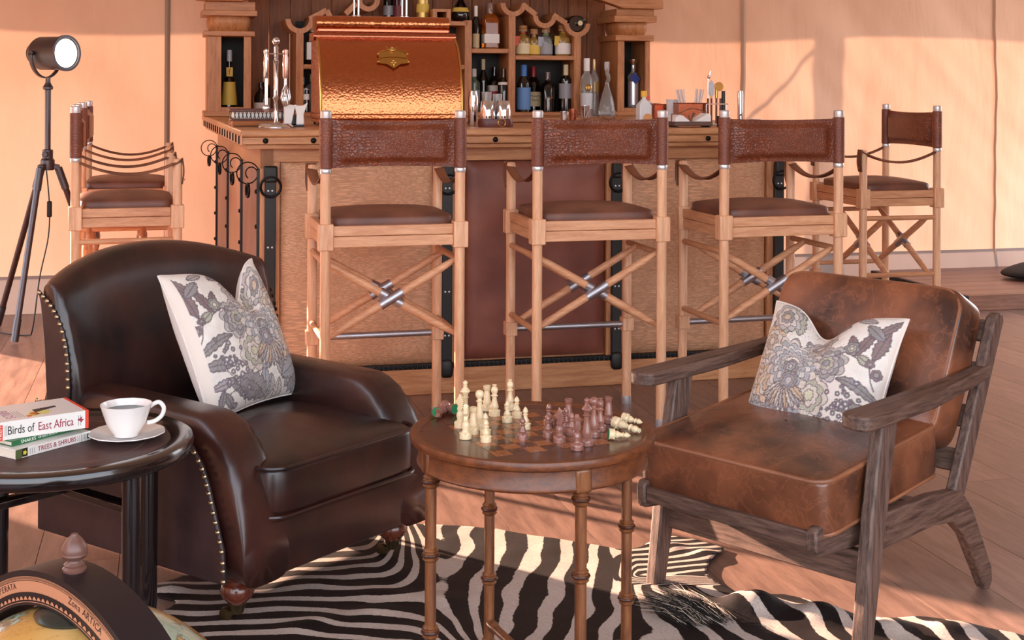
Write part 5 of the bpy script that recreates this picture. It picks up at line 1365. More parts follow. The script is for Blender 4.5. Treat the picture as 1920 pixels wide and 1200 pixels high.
obj('base_moulding', G().box(-0.008, CW + 0.008, -0.006, 0.405, 0.030, 0.055).box(-0.004, CW + 0.004, -0.002, 0.40, 0.012, 0.030), MT['copper'], cop, bevel=0.006, seg=3)
obj('cornice', G().tube([(-0.016, 0.195, zt - 0.094), (CW + 0.010, 0.195, zt - 0.094)], 0.019, 16).box(-0.014, CW + 0.010, 0.195, 0.40, zt - 0.112, zt - 0.076), MT['copper_s'], cop)
obj('neck', G().box(0.004, CW - 0.012, 0.214, 0.39, zt - 0.076, zt - 0.055), MT['copper_s'], cop, bevel=0.006, seg=3)
obj('crown', G().tube([(0.0, 0.24, zt - 0.034), (CW - 0.014, 0.24, zt - 0.034)], 0.033, 20).box(0.0, CW - 0.014, 0.24, 0.39, zt - 0.066, zt - 0.001), MT['copper'], cop)
for x in (0.02, CW - 0.02):
    for y in (0.02, 0.38): obj('scroll_foot', G().torus((x, y, 0.006), 0.010, 0.005, (0, 1, 0), 14, 8).torus((x + 0.014, y, 0.004), 0.006, 0.004, (0, 1, 0), 12, 8), MT['iron'], cop)
for px in (664, 672, 754, 762):
    x = sx(px, 0.56, 20) - CS0
    o = obj('tap_rod', G().cyl((x, 0.26, zt - 0.004), (x, 0.26, zt + 0.22), 0.0045), MT['chrome'], cop)
    obj('rod_foot', G().lathe([(0.009, zt - 0.003), (0.009, zt + 0.002), (0.0045, zt + 0.006)], 12, None, (x, 0.26, 0)), MT['chrome'], o)
# gold crest: ribbon plate, crown figure above, bunch below
gi = int(NP2 * 0.50); cy, cz = fr[gi]
sl_ = math.atan2(fr[gi + 2][0] - fr[gi - 2][0], -(fr[gi + 2][1] - fr[gi - 2][1]))
MC = T(sx(737, 0.36, 118) - CS0, cy - 0.006, cz) @ Rx(PI / 2 + sl_)
plq = [(-0.064, 0.022), (-0.045, 0.030), (-0.015, 0.036), (0, 0.032), (0.015, 0.036), (0.045, 0.030), (0.064, 0.022), (0.060, 0.004), (0.066, -0.018), (0.03, -0.022), (0.0, -0.040), (-0.03, -0.022), (-0.066, -0.018), (-0.060, 0.004)]
plq = [(x, y * 1.25) for x, y in plq]
cr = obj('crest', G().prism(plq, -0.003, 0.003, MC), MT['brass'], cop, bevel=0.001)
g = G().tube([MC @ Vector((x, y, 0.004)) for x, y in plq], 0.0035, 6, closed=True)
g.tube([MC @ Vector((-0.06, 0.002 + 0.0, 0.004)), MC @ Vector((-0.02, 0.008, 0.005)), MC @ Vector((0.02, 0.008, 0.005)), MC @ Vector((0.06, 0.002, 0.004))], 0.0028, 6)
for x, y, r in ((-0.064, 0.022, .006), (0.064, 0.022, .006), (-0.066, -0.018, .006), (0.066, -0.018, .006), (0, -0.040, .006), (-0.007, -0.024, .008), (0.007, -0.024, .008), (0, -0.014, .008), (0, -0.032, .007), (0, 0.040, .011), (0, 0.053, .008), (-0.008, 0.046, .006), (0.008, 0.046, .006)):
    g.pillow((0, 0, 0), (2 * r, 2 * r, 2 * r), 1, 10, 8, (0, 0), MC @ T(x, y, 0.004))
g.tube([MC @ Vector((-0.010, 0.040, 0.004)), MC @ Vector((-0.026, 0.062, 0.004))], 0.003, 6).tube([MC @ Vector((0.010, 0.040, 0.004)), MC @ Vector((0.024, 0.060, 0.004))], 0.003, 6)
obj('crest_relief', g, MT['brass'], cr)

# ================================================================== bottles
def spot(px, d, z): 
    s_ = sx(px, d, 150); return bar_w(s_, d, z), (B0.y + SB * s_ + CB * d) / FPX
PROF = {
 'wine': [(1, 0), (1, .58), (.85, .66), (.42, .76), (.36, .80), (.36, .99), (0, 1)],
 'spirit': [(1, 0), (1, .60), (.80, .69), (.40, .77), (.36, .80), (.36, .99), (0, 1)],
 'taper': [(1, 0), (1, .02), (.72, .48), (.30, .56), (.26, .62), (.26, .99), (0, 1)],
 'round': [(.90, 0), (1, .06), (1, .45), (.92, .58), (.55, .66), (.36, .70), (.32, .78), (.32, .80), (.55, .82), (.62, .90), (.48, .97), (0, 1)],
 'flat': [(1, 0), (1, .62), (.92, .70), (.40, .76), (.34, .80), (.34, .99), (0, 1)],
 'slim': [(1, 0), (1, .66), (.7, .72), (.45, .76), (.42, .98), (0, 1)],
 'bulb': [(.8, 0), (1, .08), (1, .25), (.75, .42), (.35, .60), (.22, .68), (.30, .76), (.26, .84), (.26, .99), (0, 1)],
}
def bottle(lab, px, d, z, hpx, rpx, prof, mat, label=None, cap=None, n=20, extra=None, rz=0):
    loc, k = spot(px, d, z); H, Rr = hpx * k, rpx * k
    t = thing('liquor_bottle', lab, 'bottle', loc + Vector((0, 0, 0.0006)), BT + rz, 'bottles on the back bar')
    pr = PROF[prof]; sq_ = n == 4
    g = G().lathe([(max(0, r) * Rr * (1.32 if sq_ else 1), q * H) for r, q in pr], n, Rz(PI / 4) if sq_ else None)
    obj('glass', g, mat, t, bevel=Rr * 0.18 if sq_ else 0)
    if label:
        for (a, b, lm) in label:
            def rad(q):
                for (r0, q0), (r1, q1) in zip(pr[:-1], pr[1:]):
                    if q0 <= q <= q1 and q1 > q0: return r0 + (r1 - r0) * (q - q0) / (q1 - q0)
                return pr[0][0]
            m_ = Rz(PI / 4) if sq_ else None; f_ = Rr * (1.32 if sq_ else 1)
            e = 0.0008
            obj('paper_label', G().lathe([(rad(a) * f_, a * H), (rad(a) * f_ + e, a * H + 0.0005), (rad(b) * f_ + e, b * H - 0.0005), (rad(b) * f_, b * H)], n, m_), lm, t, bevel=Rr * 0.18 if sq_ else 0)
    if cap:
        a, cm, cr_ = cap; obj('stopper', G().lathe([(cr_ * Rr, a * H), (cr_ * Rr, 0.985 * H), (cr_ * Rr * 0.9, 1.002 * H), (0, 1.004 * H)], 16), cm, t)
    return t, k
DK = plain('dark_bottle_glass', (12, 10, 10), 0.06, 0, Coat_Weight=0.5); GR = plain('green_bottle_glass', (16, 34, 22), 0.06, 0, Coat_Weight=0.5)
AM = glass('amber_spirit', (214, 118, 40), 0.03, 0.7); GO = glass('gold_tequila', (220, 178, 96), 0.03, 0.6); CL = MT['glass']; GG = MT['glass_green']
CR_ = P('label_cream', (226, 212, 172), 0.6); WH = P('label_white', (232, 230, 226), 0.6); BK = MT['black']; YE = P('label_yellow', (222, 188, 84), 0.6); BL = P('cap_blue', (56, 108, 176), 0.35); RD = P('wax_red', (150, 26, 38), 0.3)
GD = MT['brass']; KR = P('label_kraft', (206, 186, 148), 0.7); CK = P('cork_stopper', (176, 128, 92), 0.7); LB = P('label_lightblue', (96, 144, 204), 0.5); NV = P('tag_navy', (34, 58, 140), 0.5); MTG = P('label_grey', (150, 152, 160), 0.4)
zn = L[2]; znr = R_[2]
t, k = bottle('tall yellow-labelled bottle in the left column niche', 430, 2.12, zn, 106, 15, 'taper', DK, [(0.03, 0.44, YE)], (0.80, P('cap_silver', (190, 190, 194), 0.3), 0.34))
g = obj('neck_tag', G().box(-0.018, 0.018, -0.030, -0.026, 0.165, 0.215), YE, t, bevel=0.004)
text_mesh('f', 0.045, P('print_tag_red', (170, 60, 40), 0.5), 'tag_letter', t, T(0, -0.0304, 0.190) @ Rx(PI / 2))
lo = SHELF['low']
bottle('dark bottle with a silver label beside the left niche column', 489, 2.2, ZC, 62, 13, 'wine', DK, [(0.1, 0.40, WH)])
bottle('dark bottle with a cream capsule behind the bar tool set', 497, 2.28, ZC, 82, 10, 'wine', DK, [(0.15, 0.4, WH)], (0.74, CR_, 0.42))
bottle('black bottle with a white top band left of the copper dispenser', 567, 2.13, lo, 66, 13, 'flat', DK, [(0.35, 0.66, WH)])
bottle('clear bottle half behind the left side of the copper dispenser', 586, 2.27, lo, 70, 13, 'spirit', CL, [(0.3, 0.6, MTG)], (0.8, CR_, 0.4))
bottle('square black whisky bottle with a white label on the left shelf', 588, 2.17, SHELF['left'], 74, 15, 'spirit', DK, [(0.12, 0.56, WH)], (0.82, CR_, 0.42), 4)
bottle('round black bottle with a gold collar on the top shelf', 863, 2.18, SHELF['top'], 66, 17, 'bulb', DK, [(0.28, 0.40, YE)], (0.62, GD, 0.34))
bottle('gold embossed bottle above the copper dispenser', 792, 2.18, SHELF['top'], 64, 12, 'slim', plain('gilt_glass', (190, 160, 92), 0.3, 0.6), [(0.25, 0.5, YE)], (0.7, P('cap_silver', (190, 190, 194), 0.3), 0.5))
bottle('dark red bottle above the copper dispenser, beside a chrome rod', 746, 2.2, SHELF['top'], 70, 8, 'wine', plain('red_glass', (70, 14, 24), 0.08), [(0.1, 0.4, P('label_wine', (110, 40, 50), 0.5))])
bottle('dark bottle with a grey label above the copper dispenser', 728, 2.24, SHELF['top'], 72, 10, 'wine', DK, [(0.15, 0.4, MTG)])
bottle('slim dark bottle with a white neck beside the amber decanter', 892, 2.16, SHELF['mid'], 80, 6.5, 'slim', DK, [(0.02, 0.35, KR)], (0.62, WH, 0.5))
bottle('square amber decanter with a crystal stopper on the middle shelf', 919, 2.17, SHELF['mid'], 86, 15, 'flat', AM, [(0.12, 0.32, WH)], (0.74, CL, 0.42), 4)
def tagged(lab, px, hpx, rp, mat, lbl, ribbon, tagm):
    t, k = bottle(lab, px, 2.16, SHELF['right'], hpx, rp, 'round', mat, [(0.05, 0.40, lbl)], (0.80, CK, 0.60))
    if ribbon:
        H = hpx * k; R2 = rp * k
        obj('neck_ribbon', G().torus((0, 0, 0.72 * H), 0.40 * R2, 0.0035, (0, 0.2, 1), 16, 6), ribbon, t)
        obj('hang_tag', G().box(-0.018, 0.018, -0.0015, 0.0015, -0.028, 0.028, T(-0.95 * R2, -0.75 * R2, 0.48 * H) @ Rz(0.3) @ Rx(0.1)), tagm, t)
    return t
tagged('round gold tequila bottle with a red ribbon and hang tag', 980, 56, 14, GO, CR_, P('ribbon_red', (206, 60, 44), 0.5), P('tag_red', (206, 92, 72), 0.5))
tagged('round amber bottle with a pale neck band, second from the left post', 1001, 50, 12, GO, YE, None, None)
tagged('round clear bottle with a green hang tag on the right shelf', 1023, 54, 13, CL, MTG, P('ribbon_green', (120, 170, 70), 0.5), P('tag_lilac', (170, 176, 190), 0.5))
tagged('round amber bottle with a gold ribbon at the right end of its shelf', 1055, 58, 15, GO, WH, P('ribbon_gold', (206, 170, 70), 0.5), YE)
bottle('green-tinged clear bottle right of the copper dispenser', 889, 2.2, lo, 80, 11, 'flat', GG, [(0.2, 0.5, MTG)], (0.82, WH, 0.4))
bottle('black bottle with a white capsule in the lower left bay', 906, 2.25, lo, 98, 9, 'wine', DK, None, (0.80, CR_, 0.42))
bottle('bottle with a red and white label in the lower left bay', 927, 2.26, lo, 84, 12, 'spirit', DK, [(0.45, 0.58, WH), (0.30, 0.44, P('label_red', (186, 40, 60), 0.5))])
bottle('short black bottle at the right of the lower left bay', 944, 2.13, lo, 82, 11, 'spirit', DK, [(0.62, 0.68, WH)])
bottle('blue-capped bottle with a light blue label in the lower right bay', 982, 2.135, lo, 88, 13, 'spirit', DK, [(0.05, 0.52, LB)], (0.62, BL, 0.46))
t, k = bottle('red wax topped bottle with a kraft label in the lower right bay', 1000, 2.27, lo, 84, 13, 'spirit', DK, None, (0.66, RD, 0.42))
obj('kraft_label', G().box(-0.030, 0.030, -0.0455, -0.042, 0.03, 0.115), KR, t)
text_mesh("Maker's", 0.020, INK, 'label_print', t, T(0, -0.0458, 0.090) @ Rx(PI / 2)); text_mesh('Mark', 0.020, INK, 'label_print', t, T(0, -0.0458, 0.066) @ Rx(PI / 2))
t, k = bottle('squat black bottle with gold script in the lower right bay', 1027, 2.18, lo, 74, 14, 'spirit', DK, None, (0.78, P('cap_rose', (176, 140, 130), 0.4), 0.36))
obj('gold_script', G().tube(spline([Vector((-0.02, -0.0432, 0.07)), Vector((-0.01, -0.0435, 0.085)), Vector((0.004, -0.0437, 0.078)), Vector((0.022, -0.0420, 0.085)), Vector((-0.004, -0.0437, 0.066)), Vector((0.01, -0.0437, 0.062))], 5), 0.0018, 5), MT['brass'], t)
bottle('flat black bottle with a silver label beside the right post', 1061, 2.17, lo, 88, 13, 'flat', DK, [(0.28, 0.60, MTG)], (0.76, CR_, 0.38))
t, k = bottle('clear vodka bottle with a round gold badge right of the shelf unit', 1100, 2.02, ZC, 108, 11.5, 'slim', CL, [(0.12, 0.4, P('vodka_grey', (200, 206, 212), 0.3))], (0.78, WH, 0.5))
obj('badge', G().torus((0, -0.0365, 0.165), 0.016, 0.004, (0, 1, 0), 20, 6).lathe([(0.011, 0), (0.011, 0.001), (0, 0.001)], 4, T(0, -0.0365, 0.165) @ Rx(PI / 2)), MT['brass'], t)
bottle('slim clear bottle with a gold stopper behind the badged vodka', 1114, 2.10, ZC, 106, 9, 'slim', CL, [(0.42, 0.6, GO)], (0.80, GD, 0.42))
loc, k = spot(1138, 2.0, ZC)
t = thing('glass_decanter', 'tall clear decanter with a twisted neck beside the right niche column', 'decanter', loc, BT, None)
obj('body', G().lathe([(12 * k, 0), (15 * k, 2 * k), (16 * k, 10 * k), (14 * k, 24 * k), (9 * k, 42 * k), (4.5 * k, 56 * k), (3.6 * k, 62 * k)], 28), CL, t)
tw = [Vector((3 * k * math.sin(i * 0.5) * (1 if i < 8 else 0), 3 * k * math.cos(i * 0.5) * (1 if i < 8 else 0), (60 + i * 3.0) * k)) for i in range(15)]
obj('twisted_neck', G().tube(tw, [3.8 * k] * 9 + [4.6 * k] * 6, 12), CL, t)
t, k = bottle('etched silver bottle with a blue tag in the right column niche', 1187, 2.12, znr, 88, 10, 'slim', CL, [(0.05, 0.55, P('etched', (214, 216, 220), 0.25, metal=0.6))], (0.72, MT['chrome'], 0.36))
obj('funnel_top', G().lathe([(0.3 * 10 * k, 78 * k), (10 * k, 87 * k), (10 * k, 89 * k), (0, 89 * k)], 18), MT['chrome'], t)
obj('hang_tag', G().box(-0.026, 0.026, -0.001, 0.001, -0.022, 0.022, T(0, -11 * k, 54 * k) @ Ry(0.75)), NV, t)
# wine bottle lying in the rightmost cradle
p = bar_w(CR[0], SD, CR[1]); t = thing('wine_bottle', 'wine bottle lying in the rightmost scalloped cradle', 'bottle', p, BT)
Rr = CR[2] * 0.93
Mw = T(0, 0.02, -CR[2] + Rr + 0.003) @ Rx(-PI / 2)
obj('glass', G().lathe([(Rr * 0.9, -0.0), (Rr, 0.01), (Rr, 0.235)], 24, Mw), DK, t)
obj('neck', G().lathe([(Rr * 0.95, 0.0), (0.018, -0.004), (0.016, -0.03)], 20, T(Rr * 0.35, 0.03, -CR[2] + Rr + 0.006) @ Rx(-PI / 2)), DK, t)
obj('cork', G().lathe([(0.0145, 0), (0.0145, -0.006), (0.0, -0.007)], 16, T(Rr * 0.35, 0.0, -CR[2] + Rr + 0.006) @ Rx(-PI / 2)), CR_, t)

# ================================================================== things on the counter
def cspot(px, d): 
    s_ = sx(px, d, 235); return bar_w(s_, d, ZC + 0.0006), (B0.y + SB * s_ + CB * d) / FPX
# footed tray with a wire gallery
loc, k = cspot(482, 0.42)
tr = thing('gallery_tray', 'footed wooden tray with a looped wire gallery on the bar', 'tray', loc, BT)
hw_, hd_ = 50 * k, 0.10; RW = wood('tray_wood', (104, 44, 30), (70, 28, 20), (2, 7, 7), 0.3)
obj('tray_base', G().box(-hw_, hw_, -hd_, hd_, 0.024, 0.032), RW, tr, bevel=0.003)
obj('tray_rail', G().tube([(-hw_, -hd_, 0.068), (hw_, -hd_, 0.068), (hw_, hd_, 0.068), (-hw_, hd_, 0.068)], 0.005, 8, closed=True), RW, tr)
for x in (-hw_ + 0.008, hw_ - 0.008):
    for y in (-hd_ + 0.008, hd_ - 0.008): obj('tray_foot', G().tube([(x, y, 0.026), (x * 1.04, y * 1.05, 0.012), (x * 1.01, y, 0.0)], [0.006, 0.005, 0.006], 8), P('foot_copper', (196, 120, 84), 0.35), tr)
g = G(); n = 14
for i in range(n):
    x = -hw_ + 2 * hw_ * (i + 0.5) / n; r_ = 2 * hw_ / n
    for y in (-hd_, hd_): g.tube([(x - r_ * 0.75, y, 0.034), (x - r_ * 0.3, y, 0.062), (x, y, 0.067), (x + r_ * 0.3, y, 0.062), (x + r_ * 0.75, y, 0.034)], 0.0016, 5)
obj('wire_gallery', g, MT['iron'], tr)
o = obj('linen_napkin', G().box(-hw_ + 0.01, hw_ - 0.01, -hd_ + 0.01, hd_ - 0.01, 0, 0.028), MT['napkin'], None, bevel=0.006); o.location = loc + Vector((0, 0, 0.0325)); o.rotation_euler = (0, 0, BT)
tag(o, 'white folded napkins lying in the gallery tray', 'napkin')
# bar tool set on a round stand
loc, k = cspot(517, 0.22)
bt = thing('bar_tool_set', 'silver bar tool set hanging on a round stand', 'bar tools', loc, BT)
obj('base', G().lathe([(33 * k, 0), (33 * k, 2 * k), (29 * k, 7 * k), (26 * k, 8 * k), (0, 9 * k)], 36), MT['chrome'], bt)
obj('post', G().lathe([(5.5 * k, 8 * k), (4 * k, 11 * k), (3.8 * k, 50 * k), (6 * k, 55 * k), (3.8 * k, 60 * k), (4.6 * k, 120 * k), (6 * k, 124 * k), (4 * k, 128 * k), (5 * k, 150 * k), (3 * k, 154 * k), (6.5 * k, 158 * k), (7.5 * k, 163 * k), (5 * k, 168 * k), (0, 169.5 * k)], 20), MT['chrome'], bt)
obj('hanger', G().torus((0, 0, 138 * k), 20 * k, 1.3 * k, (0, 0, 1), 28, 6).cyl((-20 * k, 0, 138 * k), (20 * k, 0, 138 * k), 1.2 * k), MT['chrome'], bt)
HB = metal('rose_handle', (226, 186, 172), 0.3)
for i, (ang_, kind) in enumerate(((3.5, 'spoon'), (2.6, 'knife'), (-0.5, 'whisk'), (0.5, 'scoop'))):
    x, y = 20 * k * math.cos(ang_), 20 * k * math.sin(ang_)
    o = obj('tool_handle', G().lathe([(3.2 * k, 92 * k), (4.4 * k, 96 * k), (4.8 * k, 130 * k), (3.4 * k, 135 * k), (4.6 * k, 140 * k), (4.4 * k, 145 * k), (0, 148 * k)], 14, None, (x, y, 0)), HB if i in (1, 2) else MT['chrome'], bt)
    if kind == 'spoon': obj('tool_head', G().cyl((x, y, 92 * k), (x, y, 42 * k), 1.6 * k).pillow((x, y, 36 * k), (13 * k, 5 * k, 15 * k), 1, 14, 10), MT['chrome'], o)
    elif kind == 'knife': obj('tool_head', G().box(x - 3 * k, x + 3 * k, y - 0.5 * k, y + 0.5 * k, 34 * k, 92 * k), MT['chrome'], o, bevel=0.001)
    elif kind == 'whisk':
        g = G().cyl((x, y, 92 * k), (x, y, 80 * k), 2.2 * k)
        for q in range(6):
            a = PI * q / 6; g.tube([(x + r_ * math.cos(a) * k, y + r_ * math.sin(a) * k, z_ * k) for r_, z_ in ((1, 80), (7, 68), (9.5, 56), (6, 44), (0, 40), (-6, 44), (-9.5, 56), (-7, 68), (-1, 80))], 0.7 * k, 5)
        obj('tool_head', g, MT['chrome'], o)
    else: obj('tool_head', G().cyl((x, y, 92 * k), (x, y, 60 * k), 1.6 * k).pillow((x, y, 50 * k), (12 * k, 4 * k, 22 * k), 0.8, 14, 10), MT['chrome'], o)
# two fanned napkins in a black holder
loc, k = cspot(553, 0.30)
o = obj('napkin_holder', G().box(-16 * k, 16 * k, -0.03, 0.03, 0, 4 * k).box(-16 * k, 16 * k, 0.024, 0.03, 4 * k, 22 * k), BK, None, bevel=0.002); o.location = loc; o.rotation_euler = (0, 0, BT)
tag(o, 'small black napkin holder left of the copper dispenser', 'holder')
for px, lab, pl in ((541, 'white fan-folded napkin nearer the bar tool set', [(-9, 4), (5, 4), (12, 40), (4, 42), (-9, 39)]), (562, 'white fan-folded napkin with peaked corners by the copper dispenser', [(-7, 4), (8, 4), (7, 24), (15, 46), (6, 40), (-4, 40), (-11, 42), (-6, 24)])):
    loc, k = cspot(px, 0.29)
    o = obj('folded_napkin', G().prism([(x * k, y * k) for x, y in pl], -0.012, 0.012, Rx(PI / 2)), MT['napkin'], None, bevel=0.004); o.location = loc + Vector((0, 0, 0.0)); o.rotation_euler = (0, 0, BT); tag(o, lab, 'napkin', 'fan-folded napkins on the bar')
# steel shaker and tumblers in a belted leather holder
loc, k = cspot(887, 0.30)
o = obj('cocktail_shaker', G().lathe([(8 * k, 0), (9 * k, 2 * k), (9.5 * k, 52 * k), (8 * k, 60 * k), (7 * k, 66 * k), (0, 68 * k)], 28), MT['chrome']); o.location = loc; tag(o, 'tall steel cocktail shaker right of the copper dispenser', 'shaker')
loc, k = cspot(929, 0.20)
h = thing('tumbler_holder', 'belted brown leather holder for steel tumblers with a brass buckle', 'holder', loc, BT)
def stad(r, L_, z, n=12): return [Vector((L_ * (1 if math.cos(2 * PI * i / (2 * n)) >= 0 else -1) + r * math.cos(2 * PI * i / (2 * n)), r * math.sin(2 * PI * i / (2 * n)), z)) for i in range(2 * n)]
A = stad(16 * k, 17 * k, 0); B_ = stad(17 * k, 17 * k, 8 * k); Ct = stad(15.5 * k, 17 * k, 15 * k); n = len(A)
g = G().add(A + B_ + Ct, [(i, (i + 1) % n, n + (i + 1) % n, n + i) for i in range(n)] + [(n + i, n + (i + 1) % n, 2 * n + (i + 1) % n, 2 * n + i) for i in range(n)] + [tuple(reversed(range(n))), tuple(range(2 * n, 3 * n))])
obj('leather_band', g, leather('oxblood_leather', (74, 28, 22), (100, 42, 32), 0.35), h)
obj('buckle', G().torus((8 * k, -17.2 * k, 7.5 * k), 7 * k, 1.1 * k, (0, 1, 0), 20, 6), MT['brass'], h)
for dx, lab in ((-15, 'steel tumbler turned over, left one in the leather holder'), (15, 'steel tumbler turned over, right one in the leather holder')):
    o = obj('steel_tumbler', G().lathe([(15 * k, 0), (15.2 * k, 1 * k), (12.5 * k, 32 * k), (11 * k, 34 * k), (0, 34.5 * k)], 28), MT['chrome']); o.location = loc + Vector((dx * k * CB, dx * k * SB, 15.2 * k)); tag(o, lab, 'tumbler', 'steel tumblers in the leather holder')
for px, hp_, d_, lab in ((912, 62, 0.46, 'tall clear glass left behind the steel tumblers'), (932, 58, 0.48, 'clear glass behind the gap between the steel tumblers')):
    loc, k = cspot(px, d_)
    o = obj('clear_tumbler', G().lathe([(8 * k, 0), (9.5 * k, hp_ * k), (8.8 * k, hp_ * k), (7.2 * k, 4 * k), (0, 4 * k)], 24), CL); o.location = loc; tag(o, lab, 'glass', 'clear glasses behind the tumblers')
# jiggers
for px, hp_, d_, rp2, mt, lab in ((1058, 27, 0.30, 8.5, 'chrome', 'small steel cup, leftmost of three behind the middle stool'), (1074, 30, 0.42, 8, 'copper_s', 'small copper cup, middle of three behind the middle stool'), (1097, 36, 0.46, 9, 'chrome', 'ridged steel cup, rightmost of three behind the middle stool')):
    loc, k = cspot(px, d_)
    o = obj('steel_cup', G().lathe([(rp2 * 0.78 * k, 0), (rp2 * k, hp_ * k), (rp2 * 0.93 * k, hp_ * k), (rp2 * 0.7 * k, 3 * k), (0, 3 * k)], 24), MT[mt]); o.location = loc; tag(o, lab, 'cup', 'small metal cups on the bar')
# driftwood piece and a napkin beneath it
loc, k = cspot(1122, 0.26)
dw = thing('driftwood_ornament', 'twisted driftwood ornament behind the middle stool', 'ornament', loc, BT)
DWM = wood('driftwood', (150, 100, 72), (104, 64, 46), (4, 4, 4), 0.6)
obj('branch', G().tube(spline([Vector((-44 * k, 0, 2 * k)), Vector((-30 * k, 0, 14 * k)), Vector((-12 * k, 0, 9 * k)), Vector((6 * k, 0, 16 * k)), Vector((26 * k, 0, 12 * k)), Vector((44 * k, 0, 6 * k))], 6), 3.2 * k, 8), DWM, dw)
obj('knot', G().pillow((-8 * k, 0, 9 * k), (32 * k, 18 * k, 16 * k), 0.9, 16, 10), DWM, dw)
for a, b in (((26, 12), (38, 22)), ((34, 9), (30, 20)), ((38, 8), (50, 16)), ((-30, 14), (-40, 20))): obj('twig', G().tube([(a[0] * k, 0, a[1] * k), (b[0] * k, 0.004, b[1] * k)], [2 * k, 0.8 * k], 6), DWM, dw)
loc, k = cspot(1118, 0.10)
o = obj('linen_napkin', G().prism([(-46 * k, 0), (48 * k, 0), (30 * k, 6 * k), (4 * k, 2.5 * k), (-20 * k, 5 * k)], -0.05, 0.05, Rx(PI / 2)), MT['napkin'], None, bevel=0.002); o.location = loc; o.rotation_euler = (0, 0, BT); tag(o, 'white napkin lying in front of the driftwood ornament', 'napkin')
# plates
for z_, d_, lab in ((0, 0.30, 'lower white plate of two stacked behind the middle stool'), (0.012, 0.30, 'upper white plate of two stacked behind the middle stool')):
    loc, k = cspot(1200, d_)
    o = obj('white_plate', G().lathe([(26 * k, 0), (30 * k, 1 * k), (42 * k, 4 * k), (42 * k, 5 * k), (28 * k, 3 * k), (0, 3 * k)], 40), MT['porcelain']); o.location = loc + Vector((0, 0, z_)); tag(o, lab, 'plate', 'white plates stacked on the bar')
# juice carton and bottle
loc, k = cspot(1207, 0.62)
t = thing('juice_bottle', 'white drink bottle with a yellow cap and an orange print', 'bottle', loc, BT)
obj('body', G().lathe([(13 * k * 1.3, 0), (13 * k * 1.3, 34 * k), (7 * k, 44 * k), (5 * k, 46 * k), (5 * k, 50 * k)], 4, Rz(PI / 4)), P('juice_white', (220, 222, 226), 0.3), t, bevel=0.004)
obj('cap', G().cyl((0, 0, 50 * k), (0, 0, 61 * k), 5.6 * k), P('cap_yellow', (236, 182, 48), 0.4), t)
obj('orange_print', G().lathe([(9 * k, 0), (9 * k, 0.0006), (0, 0.0006)], 20, T(3 * k, -13.4 * k, 10 * k) @ Rx(PI / 2)), P('print_orange', (222, 160, 96), 0.4), t)
loc, k = cspot(1214, 0.72)
t = thing('juice_bottle', 'white drink bottle with a red cap behind the yellow-capped one', 'bottle', loc, BT)
obj('body', G().lathe([(10 * k, 0), (10 * k, 36 * k), (4 * k, 42 * k)], 16), P('juice_white', (220, 222, 226), 0.3), t); obj('cap', G().cyl((0, 0, 42 * k), (0, 0, 51 * k), 5 * k), P('cap_redorange', (222, 96, 64), 0.4), t)
# copper caddies
def caddy(px, d_, wpx, hpx, lab):
    loc, k = cspot(px, d_); t = thing('copper_caddy', lab, 'caddy', loc, BT); w2 = wpx * k / 2; hh = hpx * k
    obj('box', G().box(-w2, w2, -0.035, -0.033, 0, hh).box(-w2, w2, 0.033, 0.035, 0, hh).box(-w2, -w2 + 0.002, -0.033, 0.033, 0, hh).box(w2 - 0.002, w2, -0.033, 0.033, 0, hh).box(-w2, w2, -0.033, 0.033, 0, 0.003), MT['copper_s'], t)
    obj('rolled_rim', G().tube([(-w2, -0.034, hh), (w2, -0.034, hh), (w2, 0.034, hh), (-w2, 0.034, hh)], 0.0025, 6, closed=True), MT['copper_s'], t)
    return loc, k, t
caddy(1228, 0.66, 12, 36, 'narrow copper caddy beside the drink bottles')
caddy(1248, 0.60, 20, 36, 'square copper caddy left of the straw caddy')
loc, k, t = caddy(1294, 0.42, 56, 40, 'wide copper caddy holding bundles of straws')
for dx, tilt in ((-20, -0.20), (-17, -0.17), (-14, -0.13), (-11, -0.10), (2, 0.02), (5, 0.05), (8, 0.08), (11, 0.12)):
    pass
SW = P('straw_paper', (226, 212, 208), 0.6)
si = 0
for cx_, sg_ in ((-9, -0.20), (9, 0.14)):
    for q in range(7):
        a = sg_ + (q - 3) * 0.022; x0 = cx_ + (q - 3) * 1.1
        o = obj('drinking_straw', G().cyl((0, 0, 0), (math.sin(a) * 66 * k, 0.004 * (q % 3 - 1), math.cos(a) * 66 * k), 1.5 * k, None, 8), SW); o.location = loc + Vector((x0 * k * CB, x0 * k * SB + 0.008 * (q % 3 - 1), 0.004)); o.rotation_euler = (0, 0, BT)
        tag(o, 'paper straw in the left bundle leaning out of the copper caddy' if cx_ < 0 else 'paper straw in the right bundle leaning out of the copper caddy', 'straw', 'straws in the left bundle' if cx_ < 0 else 'straws in the right bundle')
loc, k = cspot(1262, 0.52)
o = obj('white_mug', G().lathe([(11 * k, 0), (12 * k, 4 * k), (13 * k, 46 * k), (12 * k, 46 * k), (10.5 * k, 6 * k), (0, 5 * k)], 24), P('mug_grey', (206, 208, 214), 0.3)); o.location = loc; tag(o, 'pale grey beaker left of the straw caddy', 'beaker')
